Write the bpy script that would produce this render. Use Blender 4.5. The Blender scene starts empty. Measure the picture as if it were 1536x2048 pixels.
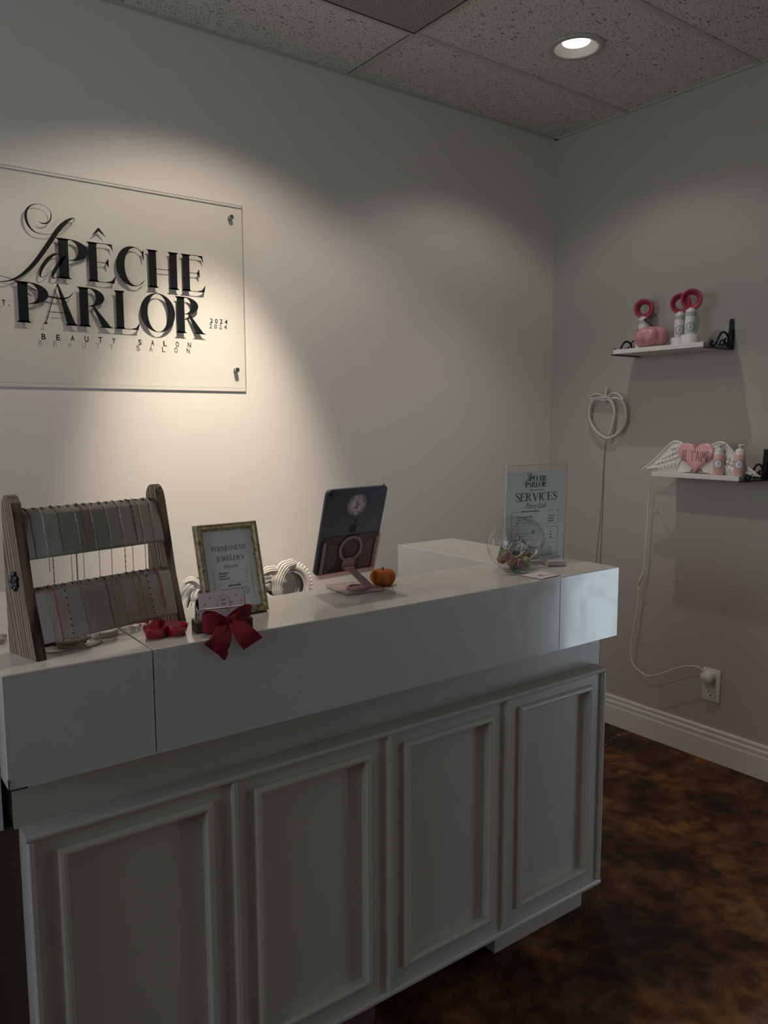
import bpy, bmesh, math, random
from mathutils import Vector, Matrix, Euler
from mathutils.geometry import tessellate_polygon
PI = math.pi
R = math.radians
C = bpy.context.scene.collection
scene = bpy.context.scene
random.seed(7)

# ------------------------------------------------------------------ camera
cam_d = bpy.data.cameras.new('camera')
cam = bpy.data.objects.new('camera', cam_d)
C.objects.link(cam)
scene.camera = cam
yaw, pit, rol, fpx = 0.637254, -0.113568, -0.0035, 1578.5
fw = Vector((math.sin(yaw)*math.cos(pit), math.cos(yaw)*math.cos(pit), math.sin(pit)))
r0 = Vector((math.cos(yaw), -math.sin(yaw), 0))
u0 = r0.cross(fw)
rr = r0*math.cos(rol)+u0*math.sin(rol)
uu = -r0*math.sin(rol)+u0*math.cos(rol)
m = Matrix((rr, uu, -fw)).transposed().to_4x4()
m.translation = Vector((-3.0597, -2.7189, 1.4473))
cam.matrix_world = m
cam_d.sensor_fit = 'VERTICAL'
cam_d.sensor_height = 36.0
cam_d.lens = fpx/2048*36.0
cam_d.clip_start = 0.02

# ------------------------------------------------------------------ colour, world, lamps
scene.view_settings.view_transform = 'Standard'
scene.view_settings.look = 'None'
scene.view_settings.gamma = 1.0
scene.view_settings.exposure = 0.0
scene.view_settings.use_curve_mapping = False
w = bpy.data.worlds.new('world')
scene.world = w
w.use_nodes = True
w.node_tree.nodes['Background'].inputs[0].default_value = (0.74, 0.87, 1.0, 1)
w.node_tree.nodes['Background'].inputs[1].default_value = 3.7

H = 2.80          # ceiling height
DOWNLIGHTS = [    # x, y, colour, beam watts, spill watts, point the beam is aimed at, beam angle
    (-0.68, -0.69, (1.0, 0.96, 0.91), 20.0, 5.4, None, 82),
    (-1.93, -0.69, (1.0, 0.86, 0.72), 165.0, 22.0, (-1.82, 0.0, 1.12), 41),
    (-3.15, -0.69, (1.0, 0.86, 0.72), 1.5, 8.0, (-3.15, 0.0, 1.20), 66),
]
PORTALS = [  # centre, size (w, h), rotation so that -Z of the lamp points into the room
    ((0.10, -2.33, 0.68), (0.7, 1.1), (0, PI/2, 0)),
    ((-6.10, -1.40, 1.90), (2.6, 1.5), (0, -PI/2, 0)),
]
for i, (c, s, rot) in enumerate(PORTALS):
    ld = bpy.data.lights.new('daylight_portal', 'AREA')
    ld.shape = 'RECTANGLE'
    ld.size, ld.size_y = (s[1], s[0])
    ld.cycles.is_portal = True
    lo = bpy.data.objects.new('daylight_portal', ld)
    lo.location = c
    lo.rotation_euler = rot
    C.objects.link(lo)


# ------------------------------------------------------------------ materials
def nt(name):
    mt = bpy.data.materials.new(name)
    mt.use_nodes = True
    n = mt.node_tree
    return mt, n, n.nodes['Principled BSDF']


def mat(name, col, rough=0.5, metal=0.0, bump=0.0, bscale=60, spec=0.5, var=0.0, vscale=8, coat=0.0, coords='Object'):
    mt, n, b = nt(name)
    b.inputs['Base Color'].default_value = (*col, 1)
    b.inputs['Roughness'].default_value = rough
    b.inputs['Metallic'].default_value = metal
    b.inputs['Specular IOR Level'].default_value = spec
    b.inputs['Coat Weight'].default_value = coat
    tc = n.nodes.new('ShaderNodeTexCoord')
    if var > 0:
        ns = n.nodes.new('ShaderNodeTexNoise')
        ns.inputs['Scale'].default_value = vscale
        ns.inputs['Detail'].default_value = 5
        n.links.new(tc.outputs[coords], ns.inputs['Vector'])
        rp = n.nodes.new('ShaderNodeValToRGB')
        rp.color_ramp.elements[0].position = 0.3
        rp.color_ramp.elements[1].position = 0.7
        rp.color_ramp.elements[0].color = (*[c*(1-var) for c in col], 1)
        rp.color_ramp.elements[1].color = (*[min(1, c*(1+var)) for c in col], 1)
        n.links.new(ns.outputs[0], rp.inputs[0])
        n.links.new(rp.outputs[0], b.inputs['Base Color'])
    if bump > 0:
        nb = n.nodes.new('ShaderNodeTexNoise')
        nb.inputs['Scale'].default_value = bscale
        nb.inputs['Detail'].default_value = 4
        n.links.new(tc.outputs[coords], nb.inputs['Vector'])
        bp = n.nodes.new('ShaderNodeBump')
        bp.inputs['Strength'].default_value = bump
        bp.inputs['Distance'].default_value = 0.002
        n.links.new(nb.outputs[0], bp.inputs['Height'])
        n.links.new(bp.outputs[0], b.inputs['Normal'])
    return mt


def clear(name, tint=(1, 1, 1), rough=0.02, ior=1.45, body=0.0, bodycol=(1, 1, 1), edge=1.0):
    """thin clear plastic or glass: see-through, with a Fresnel sheen and optional milky body"""
    mt = bpy.data.materials.new(name)
    mt.use_nodes = True
    n = mt.node_tree
    n.nodes.clear()
    out = n.nodes.new('ShaderNodeOutputMaterial')
    tr = n.nodes.new('ShaderNodeBsdfTransparent')
    tr.inputs[0].default_value = (*tint, 1)
    gl = n.nodes.new('ShaderNodeBsdfGlossy')
    gl.inputs['Roughness'].default_value = rough
    lw_ = n.nodes.new('ShaderNodeLayerWeight')
    lw_.inputs[0].default_value = 0.5
    pw = n.nodes.new('ShaderNodeMath')
    pw.operation = 'POWER'
    pw.inputs[1].default_value = 4.2
    n.links.new(lw_.outputs['Facing'], pw.inputs[0])
    fr = n.nodes.new('ShaderNodeMath')
    fr.operation = 'MULTIPLY_ADD'
    fr.inputs[1].default_value = 0.85
    fr.inputs[2].default_value = ((ior-1)/(ior+1))**2
    n.links.new(pw.outputs[0], fr.inputs[0])
    mx = n.nodes.new('ShaderNodeMixShader')
    n.links.new(fr.outputs[0], mx.inputs[0])
    n.links.new(tr.outputs[0], mx.inputs[1])
    n.links.new(gl.outputs[0], mx.inputs[2])
    if body > 0:
        df = n.nodes.new('ShaderNodeBsdfDiffuse')
        df.inputs[0].default_value = (*bodycol, 1)
        m2 = n.nodes.new('ShaderNodeMixShader')
        m2.inputs[0].default_value = body
        n.links.new(mx.outputs[0], m2.inputs[1])
        n.links.new(df.outputs[0], m2.inputs[2])
        mx = m2
    n.links.new(mx.outputs[0], out.inputs[0])
    return mt


M = {}
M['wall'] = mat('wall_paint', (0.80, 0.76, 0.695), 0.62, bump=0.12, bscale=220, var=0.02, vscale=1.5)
M['wall_shaded'] = mat('shaded_wall_paint', (0.435, 0.395, 0.345), 0.62, bump=0.12, bscale=220, var=0.02, vscale=1.5)  # wall paint darkened so its colour carries the right wall's dimmer light
M['ceilbar'] = mat('ceiling_bar_paint', (0.52, 0.515, 0.48), 0.5)
M['trim'] = mat('trim_paint', (0.70, 0.66, 0.60), 0.35, bump=0.05, bscale=40)
M['desk'] = mat('desk_paint', (0.58, 0.525, 0.47), 0.36, bump=0.06, bscale=30, var=0.03, vscale=5)
M['black'] = mat('black_ink', (0.008, 0.010, 0.013), 0.35)
M['ink'] = mat('print_ink', (0.02, 0.02, 0.022), 0.7)
M['steel'] = mat('brushed_steel', (0.55, 0.55, 0.55), 0.28, 1.0, bump=0.1, bscale=90)
M['iron'] = mat('black_iron', (0.012, 0.014, 0.02), 0.45, 0.3, bump=0.2, bscale=80)
M['white_plastic'] = mat('white_plastic', (0.70, 0.68, 0.65), 0.4, bump=0.03)
M['shelf'] = mat('shelf_white', (0.68, 0.66, 0.62), 0.45, bump=0.05, bscale=70)
M['acrylic'] = clear('clear_acrylic', (0.988, 0.992, 0.988), 0.05, 1.22)
M['clearcap'] = clear('clear_cap_plastic', (0.97, 0.97, 0.97), 0.05, 1.4)
M['acrylic_edge'] = mat('acrylic_polished_edge', (0.42, 0.44, 0.42), 0.15)
M['glass'] = clear('jar_clear', (0.96, 0.97, 0.97), 0.02, 1.5)
M['lid'] = clear('lid_clear', (0.90, 0.93, 0.93), 0.03, 1.5, 0.27, (0.80, 0.86, 0.88))
M['pinkclear'] = clear('pink_tinted_acrylic', (0.86, 0.74, 0.74), 0.05, 1.45, 0.07, (0.50, 0.33, 0.33))
M['baseclear'] = clear('base_clear_acrylic', (0.93, 0.86, 0.84), 0.04, 1.45, 0.15, (0.60, 0.50, 0.48))
M['lipclear'] = clear('lip_clear_acrylic', (0.95, 0.90, 0.90), 0.04, 1.45, 0.05, (0.6, 0.5, 0.5))
M['paper'] = mat('white_paper', (0.90, 0.90, 0.90), 0.75)
M['cardpaper'] = mat('blush_card', (0.86, 0.70, 0.71), 0.6)
M['cardgrey'] = mat('pale_grey_card', (0.62, 0.57, 0.58), 0.6)
M['pinkmetal'] = mat('rose_painted_metal', (0.50, 0.26, 0.27), 0.35, 0.15)
M['pinkband'] = mat('rose_silicone', (0.40, 0.25, 0.26), 0.5)
M['tablet'] = mat('space_grey_aluminium', (0.13, 0.13, 0.155), 0.35, 0.6)
M['tabletdark'] = mat('dark_emblem', (0.015, 0.015, 0.018), 0.12)
M['screen'] = mat('black_glass', (0.01, 0.01, 0.012), 0.08)
M['orange'] = mat('orange_velvet', (0.52, 0.12, 0.012), 0.75, bump=0.3, bscale=160, var=0.2, vscale=30)
M['stem'] = mat('dark_stem', (0.03, 0.022, 0.015), 0.7, bump=0.3)
M['pinkvelvet'] = mat('pink_satin_velvet', (0.52, 0.22, 0.24), 0.42, bump=0.5, bscale=40, var=0.25, vscale=25, coat=0.2)
M['hotpink'] = mat('rose_red_plastic', (0.50, 0.045, 0.11), 0.45)
M['rose'] = mat('deep_pink_plastic', (0.36, 0.03, 0.075), 0.5)
M['red'] = mat('glossy_red_ceramic', (0.46, 0.004, 0.035), 0.10, coat=0.8)
M['bow'] = mat('crimson_chiffon', (0.20, 0.002, 0.012), 0.85, bump=0.6, bscale=120, var=0.25, vscale=40)
M['walnut'] = mat('walnut_block', (0.06, 0.03, 0.02), 0.5, bump=0.2, bscale=60, var=0.3, vscale=20)
M['pad'] = mat('grey_leatherette', (0.30, 0.28, 0.235), 0.9, bump=0.25, bscale=200, var=0.05)
M['padlow'] = mat('warm_grey_leatherette', (0.36, 0.315, 0.285), 0.85, bump=0.25, bscale=200, var=0.05)
M['plaster'] = mat('white_carved_resin', (0.74, 0.70, 0.64), 0.5, bump=0.15, bscale=60)
M['mirror'] = mat('mirror_glass', (0.62, 0.66, 0.68), 0.06, 1.0)
M['ceramic_white'] = mat('white_glazed_ceramic', (0.72, 0.69, 0.64), 0.22, bump=0.1, bscale=20, coat=0.4)
M['ceramic_pink'] = mat('pink_glazed_ceramic', (0.72, 0.36, 0.36), 0.22, coat=0.4)
M['neon'] = mat('unlit_silicone_tube', (0.56, 0.55, 0.50), 0.3)
M['cord'] = mat('white_cable', (0.85, 0.81, 0.77), 0.5)
M['cordgrey'] = mat('clear_grey_cable', (0.24, 0.22, 0.19), 0.5)
M['pinklabel'] = mat('pink_bottle_label', (0.74, 0.42, 0.40), 0.45)
M['slot'] = mat('dark_slot', (0.02, 0.02, 0.02), 0.6)
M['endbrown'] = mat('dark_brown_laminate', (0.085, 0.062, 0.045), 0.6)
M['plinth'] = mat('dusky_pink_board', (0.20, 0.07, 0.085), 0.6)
M['silver'] = mat('silver_chain', (0.55, 0.54, 0.52), 0.3, 1.0)
M['gold'] = mat('gold_chain', (0.55, 0.36, 0.12), 0.3, 1.0)
M['dkchain'] = mat('oxidised_chain', (0.07, 0.055, 0.045), 0.4, 0.6)
M['coral'] = mat('coral_beads', (0.62, 0.09, 0.08), 0.4)
M['pinkbead'] = mat('pink_beads', (0.45, 0.16, 0.17), 0.45)
M['blackbead'] = mat('black_beads', (0.01, 0.01, 0.015), 0.2)
M['cream'] = mat('cream_lace', (0.48, 0.43, 0.36), 0.8, bump=0.8, bscale=300, var=0.25, vscale=120)
M['gem'] = mat('dark_stone', (0.012, 0.022, 0.03), 0.15)
M['stick'] = mat('paper_stick', (0.68, 0.64, 0.58), 0.7)
M['reflector'] = mat('light_reflector', (0.80, 0.78, 0.72), 0.35)
M['trimring'] = mat('light_trim', (0.50, 0.49, 0.46), 0.5)


def emis(name, col, s):
    mt = bpy.data.materials.new(name)
    mt.use_nodes = True
    n = mt.node_tree
    n.nodes.clear()
    o = n.nodes.new('ShaderNodeOutputMaterial')
    e = n.nodes.new('ShaderNodeEmission')
    e.inputs[0].default_value = (*col, 1)
    e.inputs[1].default_value = s
    n.links.new(e.outputs[0], o.inputs[0])
    return mt


M['lens'] = emis('lamp_lens', (1.0, 0.97, 0.90), 3.0)


def ramp(n, stops):
    rp = n.nodes.new('ShaderNodeValToRGB')
    cr = rp.color_ramp
    while len(cr.elements) < len(stops):
        cr.elements.new(0.5)
    for e, (p_, c_) in zip(cr.elements, stops):
        e.position = p_
        e.color = (*c_, 1) if len(c_) == 3 else c_
    return rp


def noise(n, vec, scale, detail=4, dist=0.0):
    q = n.nodes.new('ShaderNodeTexNoise')
    q.inputs['Scale'].default_value = scale
    q.inputs['Detail'].default_value = detail
    q.inputs['Distortion'].default_value = dist
    n.links.new(vec, q.inputs['Vector'])
    return q


def floor_mat():
    mt, n, b = nt('stained_concrete')
    tc = n.nodes.new('ShaderNodeTexCoord')
    v = tc.outputs['Object']
    a = noise(n, v, 3.6, 15, 0.3)
    ra = ramp(n, [(0.34, (0.024, 0.013, 0.008)), (0.45, (0.070, 0.026, 0.011)), (0.53, (0.095, 0.046, 0.020)), (0.61, (0.185, 0.075, 0.022)), (0.72, (0.15, 0.115, 0.09))])
    n.links.new(a.outputs[0], ra.inputs[0])
    c = noise(n, v, 18, 14, 0.35)
    rc = ramp(n, [(0.36, (0.40, 0.36, 0.32)), (0.64, (1.25, 1.2, 1.1))])
    n.links.new(c.outputs[0], rc.inputs[0])
    mx = n.nodes.new('ShaderNodeMix')
    mx.data_type = 'RGBA'
    mx.blend_type = 'MULTIPLY'
    mx.inputs[0].default_value = 1.0
    n.links.new(ra.outputs[0], mx.inputs[6])
    n.links.new(rc.outputs[0], mx.inputs[7])
    # pale crazed crack line and scuffs
    d = noise(n, v, 5, 6, 0.3)
    sx = n.nodes.new('ShaderNodeSeparateXYZ')
    n.links.new(v, sx.inputs[0])
    ad = n.nodes.new('ShaderNodeMath')
    ad.operation = 'MULTIPLY_ADD'
    n.links.new(d.outputs[0], ad.inputs[0])
    ad.inputs[1].default_value = 0.22
    n.links.new(sx.outputs[1], ad.inputs[2])
    ab = n.nodes.new('ShaderNodeMath')
    ab.operation = 'ADD'
    n.links.new(ad.outputs[0], ab.inputs[0])
    ab.inputs[1].default_value = 0.44
    ac = n.nodes.new('ShaderNodeMath')
    ac.operation = 'ABSOLUTE'
    n.links.new(ab.outputs[0], ac.inputs[0])
    rk = ramp(n, [(0.0, (1, 1, 1)), (0.010, (0, 0, 0))])
    n.links.new(ac.outputs[0], rk.inputs[0])
    e = noise(n, v, 60, 3, 0)
    re_ = ramp(n, [(0.5, (0, 0, 0)), (0.62, (1, 1, 1))])
    n.links.new(e.outputs[0], re_.inputs[0])
    mm = n.nodes.new('ShaderNodeMath')
    mm.operation = 'MULTIPLY'
    n.links.new(rk.outputs[0], mm.inputs[0])
    n.links.new(re_.outputs[0], mm.inputs[1])
    m2 = n.nodes.new('ShaderNodeMix')
    m2.data_type = 'RGBA'
    n.links.new(mm.outputs[0], m2.inputs[0])
    n.links.new(mx.outputs[2], m2.inputs[6])
    m2.inputs[7].default_value = (0.42, 0.30, 0.18, 1)
    n.links.new(m2.outputs[2], b.inputs['Base Color'])
    b.inputs['Roughness'].default_value = 0.5
    b.inputs['Specular IOR Level'].default_value = 0.2
    bp = n.nodes.new('ShaderNodeBump')
    bp.inputs['Strength'].default_value = 0.25
    bp.inputs['Distance'].default_value = 0.003
    n.links.new(c.outputs[0], bp.inputs['Height'])
    n.links.new(bp.outputs[0], b.inputs['Normal'])
    return mt


def tile_mat():
    """mineral fibre tile: short dark fissures and pin holes"""
    mt, n, b = nt('mineral_fibre_tile')
    tc = n.nodes.new('ShaderNodeTexCoord')
    mp = n.nodes.new('ShaderNodeMapping')
    mp.inputs['Rotation'].default_value = (0, 0, 0.5)
    mp.inputs['Scale'].default_value = (0.42, 1.5, 1)
    n.links.new(tc.outputs['Object'], mp.inputs[0])
    vo = n.nodes.new('ShaderNodeTexVoronoi')
    vo.inputs['Scale'].default_value = 52
    vo.inputs['Randomness'].default_value = 1
    n.links.new(mp.outputs[0], vo.inputs['Vector'])
    r1 = ramp(n, [(0.14, (1, 1, 1)), (0.22, (0, 0, 0))])
    n.links.new(vo.outputs['Distance'], r1.inputs[0])
    v2 = n.nodes.new('ShaderNodeTexVoronoi')
    v2.inputs['Scale'].default_value = 95
    n.links.new(tc.outputs['Object'], v2.inputs['Vector'])
    r2 = ramp(n, [(0.18, (1, 1, 1)), (0.25, (0, 0, 0))])
    n.links.new(v2.outputs['Distance'], r2.inputs[0])
    ns = noise(n, tc.outputs['Object'], 18, 2)
    r3 = ramp(n, [(0.47, (0, 0, 0)), (0.53, (1, 1, 1))])
    n.links.new(ns.outputs[0], r3.inputs[0])
    ma = n.nodes.new('ShaderNodeMath')
    ma.operation = 'MULTIPLY'
    n.links.new(r1.outputs[0], ma.inputs[0])
    n.links.new(r3.outputs[0], ma.inputs[1])
    mb_ = n.nodes.new('ShaderNodeMath')
    mb_.operation = 'MAXIMUM'
    n.links.new(ma.outputs[0], mb_.inputs[0])
    n.links.new(r2.outputs[0], mb_.inputs[1])
    mx = n.nodes.new('ShaderNodeMix')
    mx.data_type = 'RGBA'
    n.links.new(mb_.outputs[0], mx.inputs[0])
    mx.inputs[6].default_value = (0.66, 0.65, 0.62, 1)
    mx.inputs[7].default_value = (0.07, 0.066, 0.06, 1)
    n.links.new(mx.outputs[2], b.inputs['Base Color'])
    b.inputs['Roughness'].default_value = 0.85
    bp = n.nodes.new('ShaderNodeBump')
    bp.inputs['Strength'].default_value = 0.6
    bp.inputs['Distance'].default_value = 0.002
    bp.invert = True
    n.links.new(mb_.outputs[0], bp.inputs['Height'])
    n.links.new(bp.outputs[0], b.inputs['Normal'])
    return mt


def perf_mat():
    mt, n, b = nt('perforated_metal')
    tc = n.nodes.new('ShaderNodeTexCoord')
    mp = n.nodes.new('ShaderNodeMapping')
    mp.inputs['Rotation'].default_value = (0, 0, R(45))
    n.links.new(tc.outputs['Object'], mp.inputs[0])
    vo = n.nodes.new('ShaderNodeTexVoronoi')
    vo.inputs['Scale'].default_value = 150
    vo.inputs['Randomness'].default_value = 0.0
    n.links.new(mp.outputs[0], vo.inputs['Vector'])
    r1 = ramp(n, [(0.30, (0.02, 0.02, 0.02)), (0.36, (0.46, 0.455, 0.43))])
    n.links.new(vo.outputs['Distance'], r1.inputs[0])
    n.links.new(r1.outputs[0], b.inputs['Base Color'])
    b.inputs['Roughness'].default_value = 0.5
    return mt


def wood_mat(name, c1, c2, sc=(26, 40, 2.4), rough=0.6):
    mt, n, b = nt(name)
    tc = n.nodes.new('ShaderNodeTexCoord')
    mp = n.nodes.new('ShaderNodeMapping')
    mp.inputs['Scale'].default_value = sc
    m0 = n.nodes.new('ShaderNodeMapping')
    m0.inputs['Rotation'].default_value = (R(12.8), 0, 0)
    n.links.new(tc.outputs['Object'], m0.inputs[0])
    n.links.new(m0.outputs[0], mp.inputs[0])
    a = noise(n, mp.outputs[0], 1.0, 5, 1.1)
    wv = n.nodes.new('ShaderNodeTexWave')
    wv.inputs['Scale'].default_value = 0.9
    wv.inputs['Distortion'].default_value = 8.5
    wv.inputs['Detail'].default_value = 2
    wv.bands_direction = 'Y'
    n.links.new(mp.outputs[0], wv.inputs['Vector'])
    r1 = ramp(n, [(0.05, tuple(c*0.3 for c in c1)), (0.28, c1), (0.85, c2)])
    n.links.new(wv.outputs['Fac'], r1.inputs[0])
    r2 = ramp(n, [(0.3, (0.7, 0.7, 0.7)), (0.7, (1.1, 1.1, 1.1))])
    n.links.new(a.outputs[0], r2.inputs[0])
    mx = n.nodes.new('ShaderNodeMix')
    mx.data_type = 'RGBA'
    mx.blend_type = 'MULTIPLY'
    mx.inputs[0].default_value = 1
    n.links.new(r1.outputs[0], mx.inputs[6])
    n.links.new(r2.outputs[0], mx.inputs[7])
    n.links.new(mx.outputs[2], b.inputs['Base Color'])
    b.inputs['Roughness'].default_value = rough
    return mt


def gloss_panel_mat():
    """lacquered counter fascia: smooth gloss with wiped smears"""
    mt, n, b = nt('lacquered_panel')
    b.inputs['Base Color'].default_value = (0.74, 0.69, 0.64, 1)
    tc = n.nodes.new('ShaderNodeTexCoord')
    a = noise(n, tc.outputs['Object'], 9, 6, 1.5)
    r1 = ramp(n, [(0.38, (0.13, 0.13, 0.13)), (0.66, (0.24, 0.24, 0.24))])
    n.links.new(a.outputs[0], r1.inputs[0])
    n.links.new(r1.outputs[0], b.inputs['Roughness'])
    b.inputs['Specular IOR Level'].default_value = 0.9
    b.inputs['Coat Weight'].default_value = 0.5
    b.inputs['Coat Roughness'].default_value = 0.08
    return mt


def top_mat():
    mt, n, b = nt('lacquered_counter_top')
    tc = n.nodes.new('ShaderNodeTexCoord')
    a = noise(n, tc.outputs['Object'], 14, 5, 1.0)
    r1 = ramp(n, [(0.35, (0.60, 0.57, 0.52)), (0.7, (0.66, 0.63, 0.58))])
    n.links.new(a.outputs[0], r1.inputs[0])
    n.links.new(r1.outputs[0], b.inputs['Base Color'])
    b.inputs['Roughness'].default_value = 0.16
    return mt


def gilt_mat():
    mt, n, b = nt('antique_gilt')
    tc = n.nodes.new('ShaderNodeTexCoord')
    a = noise(n, tc.outputs['Object'], 120, 5, 0.5)
    r1 = ramp(n, [(0.30, (0.09, 0.062, 0.03)), (0.42, (0.42, 0.33, 0.18)), (0.7, (0.72, 0.60, 0.38))])
    n.links.new(a.outputs[0], r1.inputs[0])
    n.links.new(r1.outputs[0], b.inputs['Base Color'])
    b.inputs['Roughness'].default_value = 0.38
    b.inputs['Metallic'].default_value = 0.3
    bp = n.nodes.new('ShaderNodeBump')
    bp.inputs['Strength'].default_value = 0.6
    bp.inputs['Distance'].default_value = 0.001
    n.links.new(a.outputs[0], bp.inputs['Height'])
    n.links.new(bp.outputs[0], b.inputs['Normal'])
    return mt


def candy_mat(name, c1, c2):
    mt, n, b = nt(name)
    tc = n.nodes.new('ShaderNodeTexCoord')
    vo = n.nodes.new('ShaderNodeTexVoronoi')
    vo.inputs['Scale'].default_value = 210
    n.links.new(tc.outputs['Object'], vo.inputs['Vector'])
    r1 = ramp(n, [(0.25, c1), (0.45, c2)])
    n.links.new(vo.outputs['Distance'], r1.inputs[0])
    n.links.new(r1.outputs[0], b.inputs['Base Color'])
    b.inputs['Roughness'].default_value = 0.3
    b.inputs['Coat Weight'].default_value = 0.5
    return mt


M['floor'] = floor_mat()
M['tile'] = tile_mat()
M['perf'] = perf_mat()
M['rackwood'] = wood_mat('striped_brown_wood', (0.19, 0.115, 0.072), (0.36, 0.24, 0.155))
M['fascia'] = gloss_panel_mat()
M['top'] = top_mat()
M['gilt'] = gilt_mat()


# ------------------------------------------------------------------ mesh helpers
class MB:
    def __init__(s):
        s.v = []
        s.f = []
        s.sm = []

    def add(s, vs, fs, smooth=False, T=None):
        o = len(s.v)
        for q in vs:
            q = Vector(q)
            s.v.append(tuple(T @ q) if T is not None else tuple(q))
        for f in fs:
            s.f.append([i+o for i in f])
            s.sm.append(smooth)
        return s

    def box(s, a, b, T=None):
        x0, y0, z0 = [min(a[i], b[i]) for i in range(3)]
        x1, y1, z1 = [max(a[i], b[i]) for i in range(3)]
        return s.add([(x0, y0, z0), (x1, y0, z0), (x1, y1, z0), (x0, y1, z0), (x0, y0, z1), (x1, y0, z1), (x1, y1, z1), (x0, y1, z1)],
                     [(0, 3, 2, 1), (4, 5, 6, 7), (0, 1, 5, 4), (1, 2, 6, 5), (2, 3, 7, 6), (3, 0, 4, 7)], T=T)

    def rbox(s, a, b, r=0.003, T=None):
        """box with rounded (chamfered twice) vertical profile on all edges"""
        bm = bmesh.new()
        bmesh.ops.create_cube(bm, size=1)
        c = [(a[i]+b[i])/2 for i in range(3)]
        d = [abs(b[i]-a[i]) for i in range(3)]
        for vv in bm.verts:
            vv.co = Vector([c[i]+vv.co[i]*d[i] for i in range(3)])
        r = min(r, min(d)*0.49)
        bmesh.ops.bevel(bm, geom=bm.edges[:], offset=r, segments=3, profile=0.5, affect='EDGES')
        s.frombm(bm, T, True)
        return s

    def frombm(s, bm, T=None, smooth=False):
        bm.verts.ensure_lookup_table()
        bm.verts.index_update()
        s.add([v.co.copy() for v in bm.verts], [[v.index for v in f.verts] for f in bm.faces], smooth, T)
        bm.free()

    def prism(s, poly, h0, h1, T=None, smooth=False, side_smooth=False):
        """poly in local XY extruded along local Z from h0 to h1"""
        n = len(poly)
        if sum(poly[i][0]*poly[(i+1) % n][1]-poly[(i+1) % n][0]*poly[i][1] for i in range(n)) < 0:
            poly = poly[::-1]
        tris = tessellate_polygon([[Vector((x, y, 0)) for x, y in poly]])
        vs = [(x, y, h0) for x, y in poly]+[(x, y, h1) for x, y in poly]
        s.add(vs, [tuple(t) for t in []], False, T)
        o = len(s.v)-2*n
        for t in tris:
            a, b, c = t
            (ax, ay), (bx, by), (cx, cy) = poly[a], poly[b], poly[c]
            if (bx-ax)*(cy-ay)-(by-ay)*(cx-ax) < 0:
                a, b, c = a, c, b
            s.f.append([o+n+a, o+n+b, o+n+c])
            s.sm.append(smooth)
            s.f.append([o+a, o+c, o+b])
            s.sm.append(smooth)
        for i in range(n):
            j = (i+1) % n
            s.f.append([o+i, o+j, o+n+j, o+n+i])
            s.sm.append(side_smooth)
        return s

    def lathe(s, prof, seg=32, T=None, smooth=True, close=False, lobes=0, lobe_amp=0.0):
        """profile [(r, z)] around local Z"""
        n = len(prof)
        vs = []
        for k in range(seg):
            a = 2*PI*k/seg
            g = 1-lobe_amp*(1-abs(math.cos(a*lobes/2))**0.7) if lobes else 1
            for (r, z) in prof:
                vs.append((r*g*math.cos(a), r*g*math.sin(a), z))
        fs = []
        for k in range(seg):
            k2 = (k+1) % seg
            for i in range(n-1 if not close else n):
                j = (i+1) % n
                fs.append((k*n+i, k2*n+i, k2*n+j, k*n+j))
        return s.add(vs, fs, smooth, T)

    def cyl(s, r, z0, z1, seg=24, T=None, r2=None):
        r2 = r if r2 is None else r2
        s.lathe([(r, z0), (r2, z1)], seg, T)
        vs = [(r*math.cos(2*PI*k/seg), r*math.sin(2*PI*k/seg), z0) for k in range(seg)]
        vt = [(r2*math.cos(2*PI*k/seg), r2*math.sin(2*PI*k/seg), z1) for k in range(seg)]
        s.add(vs, [list(range(seg))[::-1]], False, T)
        s.add(vt, [list(range(seg))], False, T)
        return s

    def ball(s, c, r, seg=12, ring=8, sc=(1, 1, 1), T=None):
        vs = [(c[0], c[1], c[2]+r*sc[2])]
        for i in range(1, ring):
            t = PI*i/ring
            for k in range(seg):
                a = 2*PI*k/seg
                vs.append((c[0]+r*sc[0]*math.sin(t)*math.cos(a), c[1]+r*sc[1]*math.sin(t)*math.sin(a), c[2]+r*sc[2]*math.cos(t)))
        vs.append((c[0], c[1], c[2]-r*sc[2]))
        fs = [(0, 1+k, 1+(k+1) % seg) for k in range(seg)]
        for i in range(ring-2):
            for k in range(seg):
                a, b = 1+i*seg+k, 1+i*seg+(k+1) % seg
                fs.append((a, a+seg, b+seg, b))
        L = len(vs)-1
        fs += [(L, 1+(ring-2)*seg+(k+1) % seg, 1+(ring-2)*seg+k) for k in range(seg)]
        return s.add(vs, fs, True, T)

    def tube(s, pts, r, seg=8, T=None, closed=False, flat=1.0):
        """tube along points; r number or list; flat squashes along the binormal"""
        pts = [Vector(q) for q in pts]
        n = len(pts)
        rs = r if isinstance(r, (list, tuple)) else [r]*n
        vs = []
        up = None
        for i, q in enumerate(pts):
            if closed:
                t = (pts[(i+1) % n]-pts[i-1])
            else:
                t = pts[min(i+1, n-1)]-pts[max(i-1, 0)]
            if t.length < 1e-9:
                t = Vector((0, 0, 1))
            t.normalize()
            if up is None:
                up = Vector((0, 0, 1)) if abs(t.z) < 0.9 else Vector((1, 0, 0))
            a = (up-t*up.dot(t))
            if a.length < 1e-6:
                a = t.orthogonal()
            a.normalize()
            b = t.cross(a)
            up = a
            for k in range(seg):
                g = 2*PI*k/seg
                vs.append(q+(a*math.cos(g)+b*math.sin(g)*flat)*rs[i])
        fs = []
        for i in range(n if closed else n-1):
            j = (i+1) % n
            for k in range(seg):
                k2 = (k+1) % seg
                fs.append((i*seg+k, i*seg+k2, j*seg+k2, j*seg+k))
        if not closed:
            fs.append(tuple(range(seg))[::-1])
            fs.append(tuple((n-1)*seg+k for k in range(seg)))
        return s.add(vs, fs, True, T)

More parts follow.
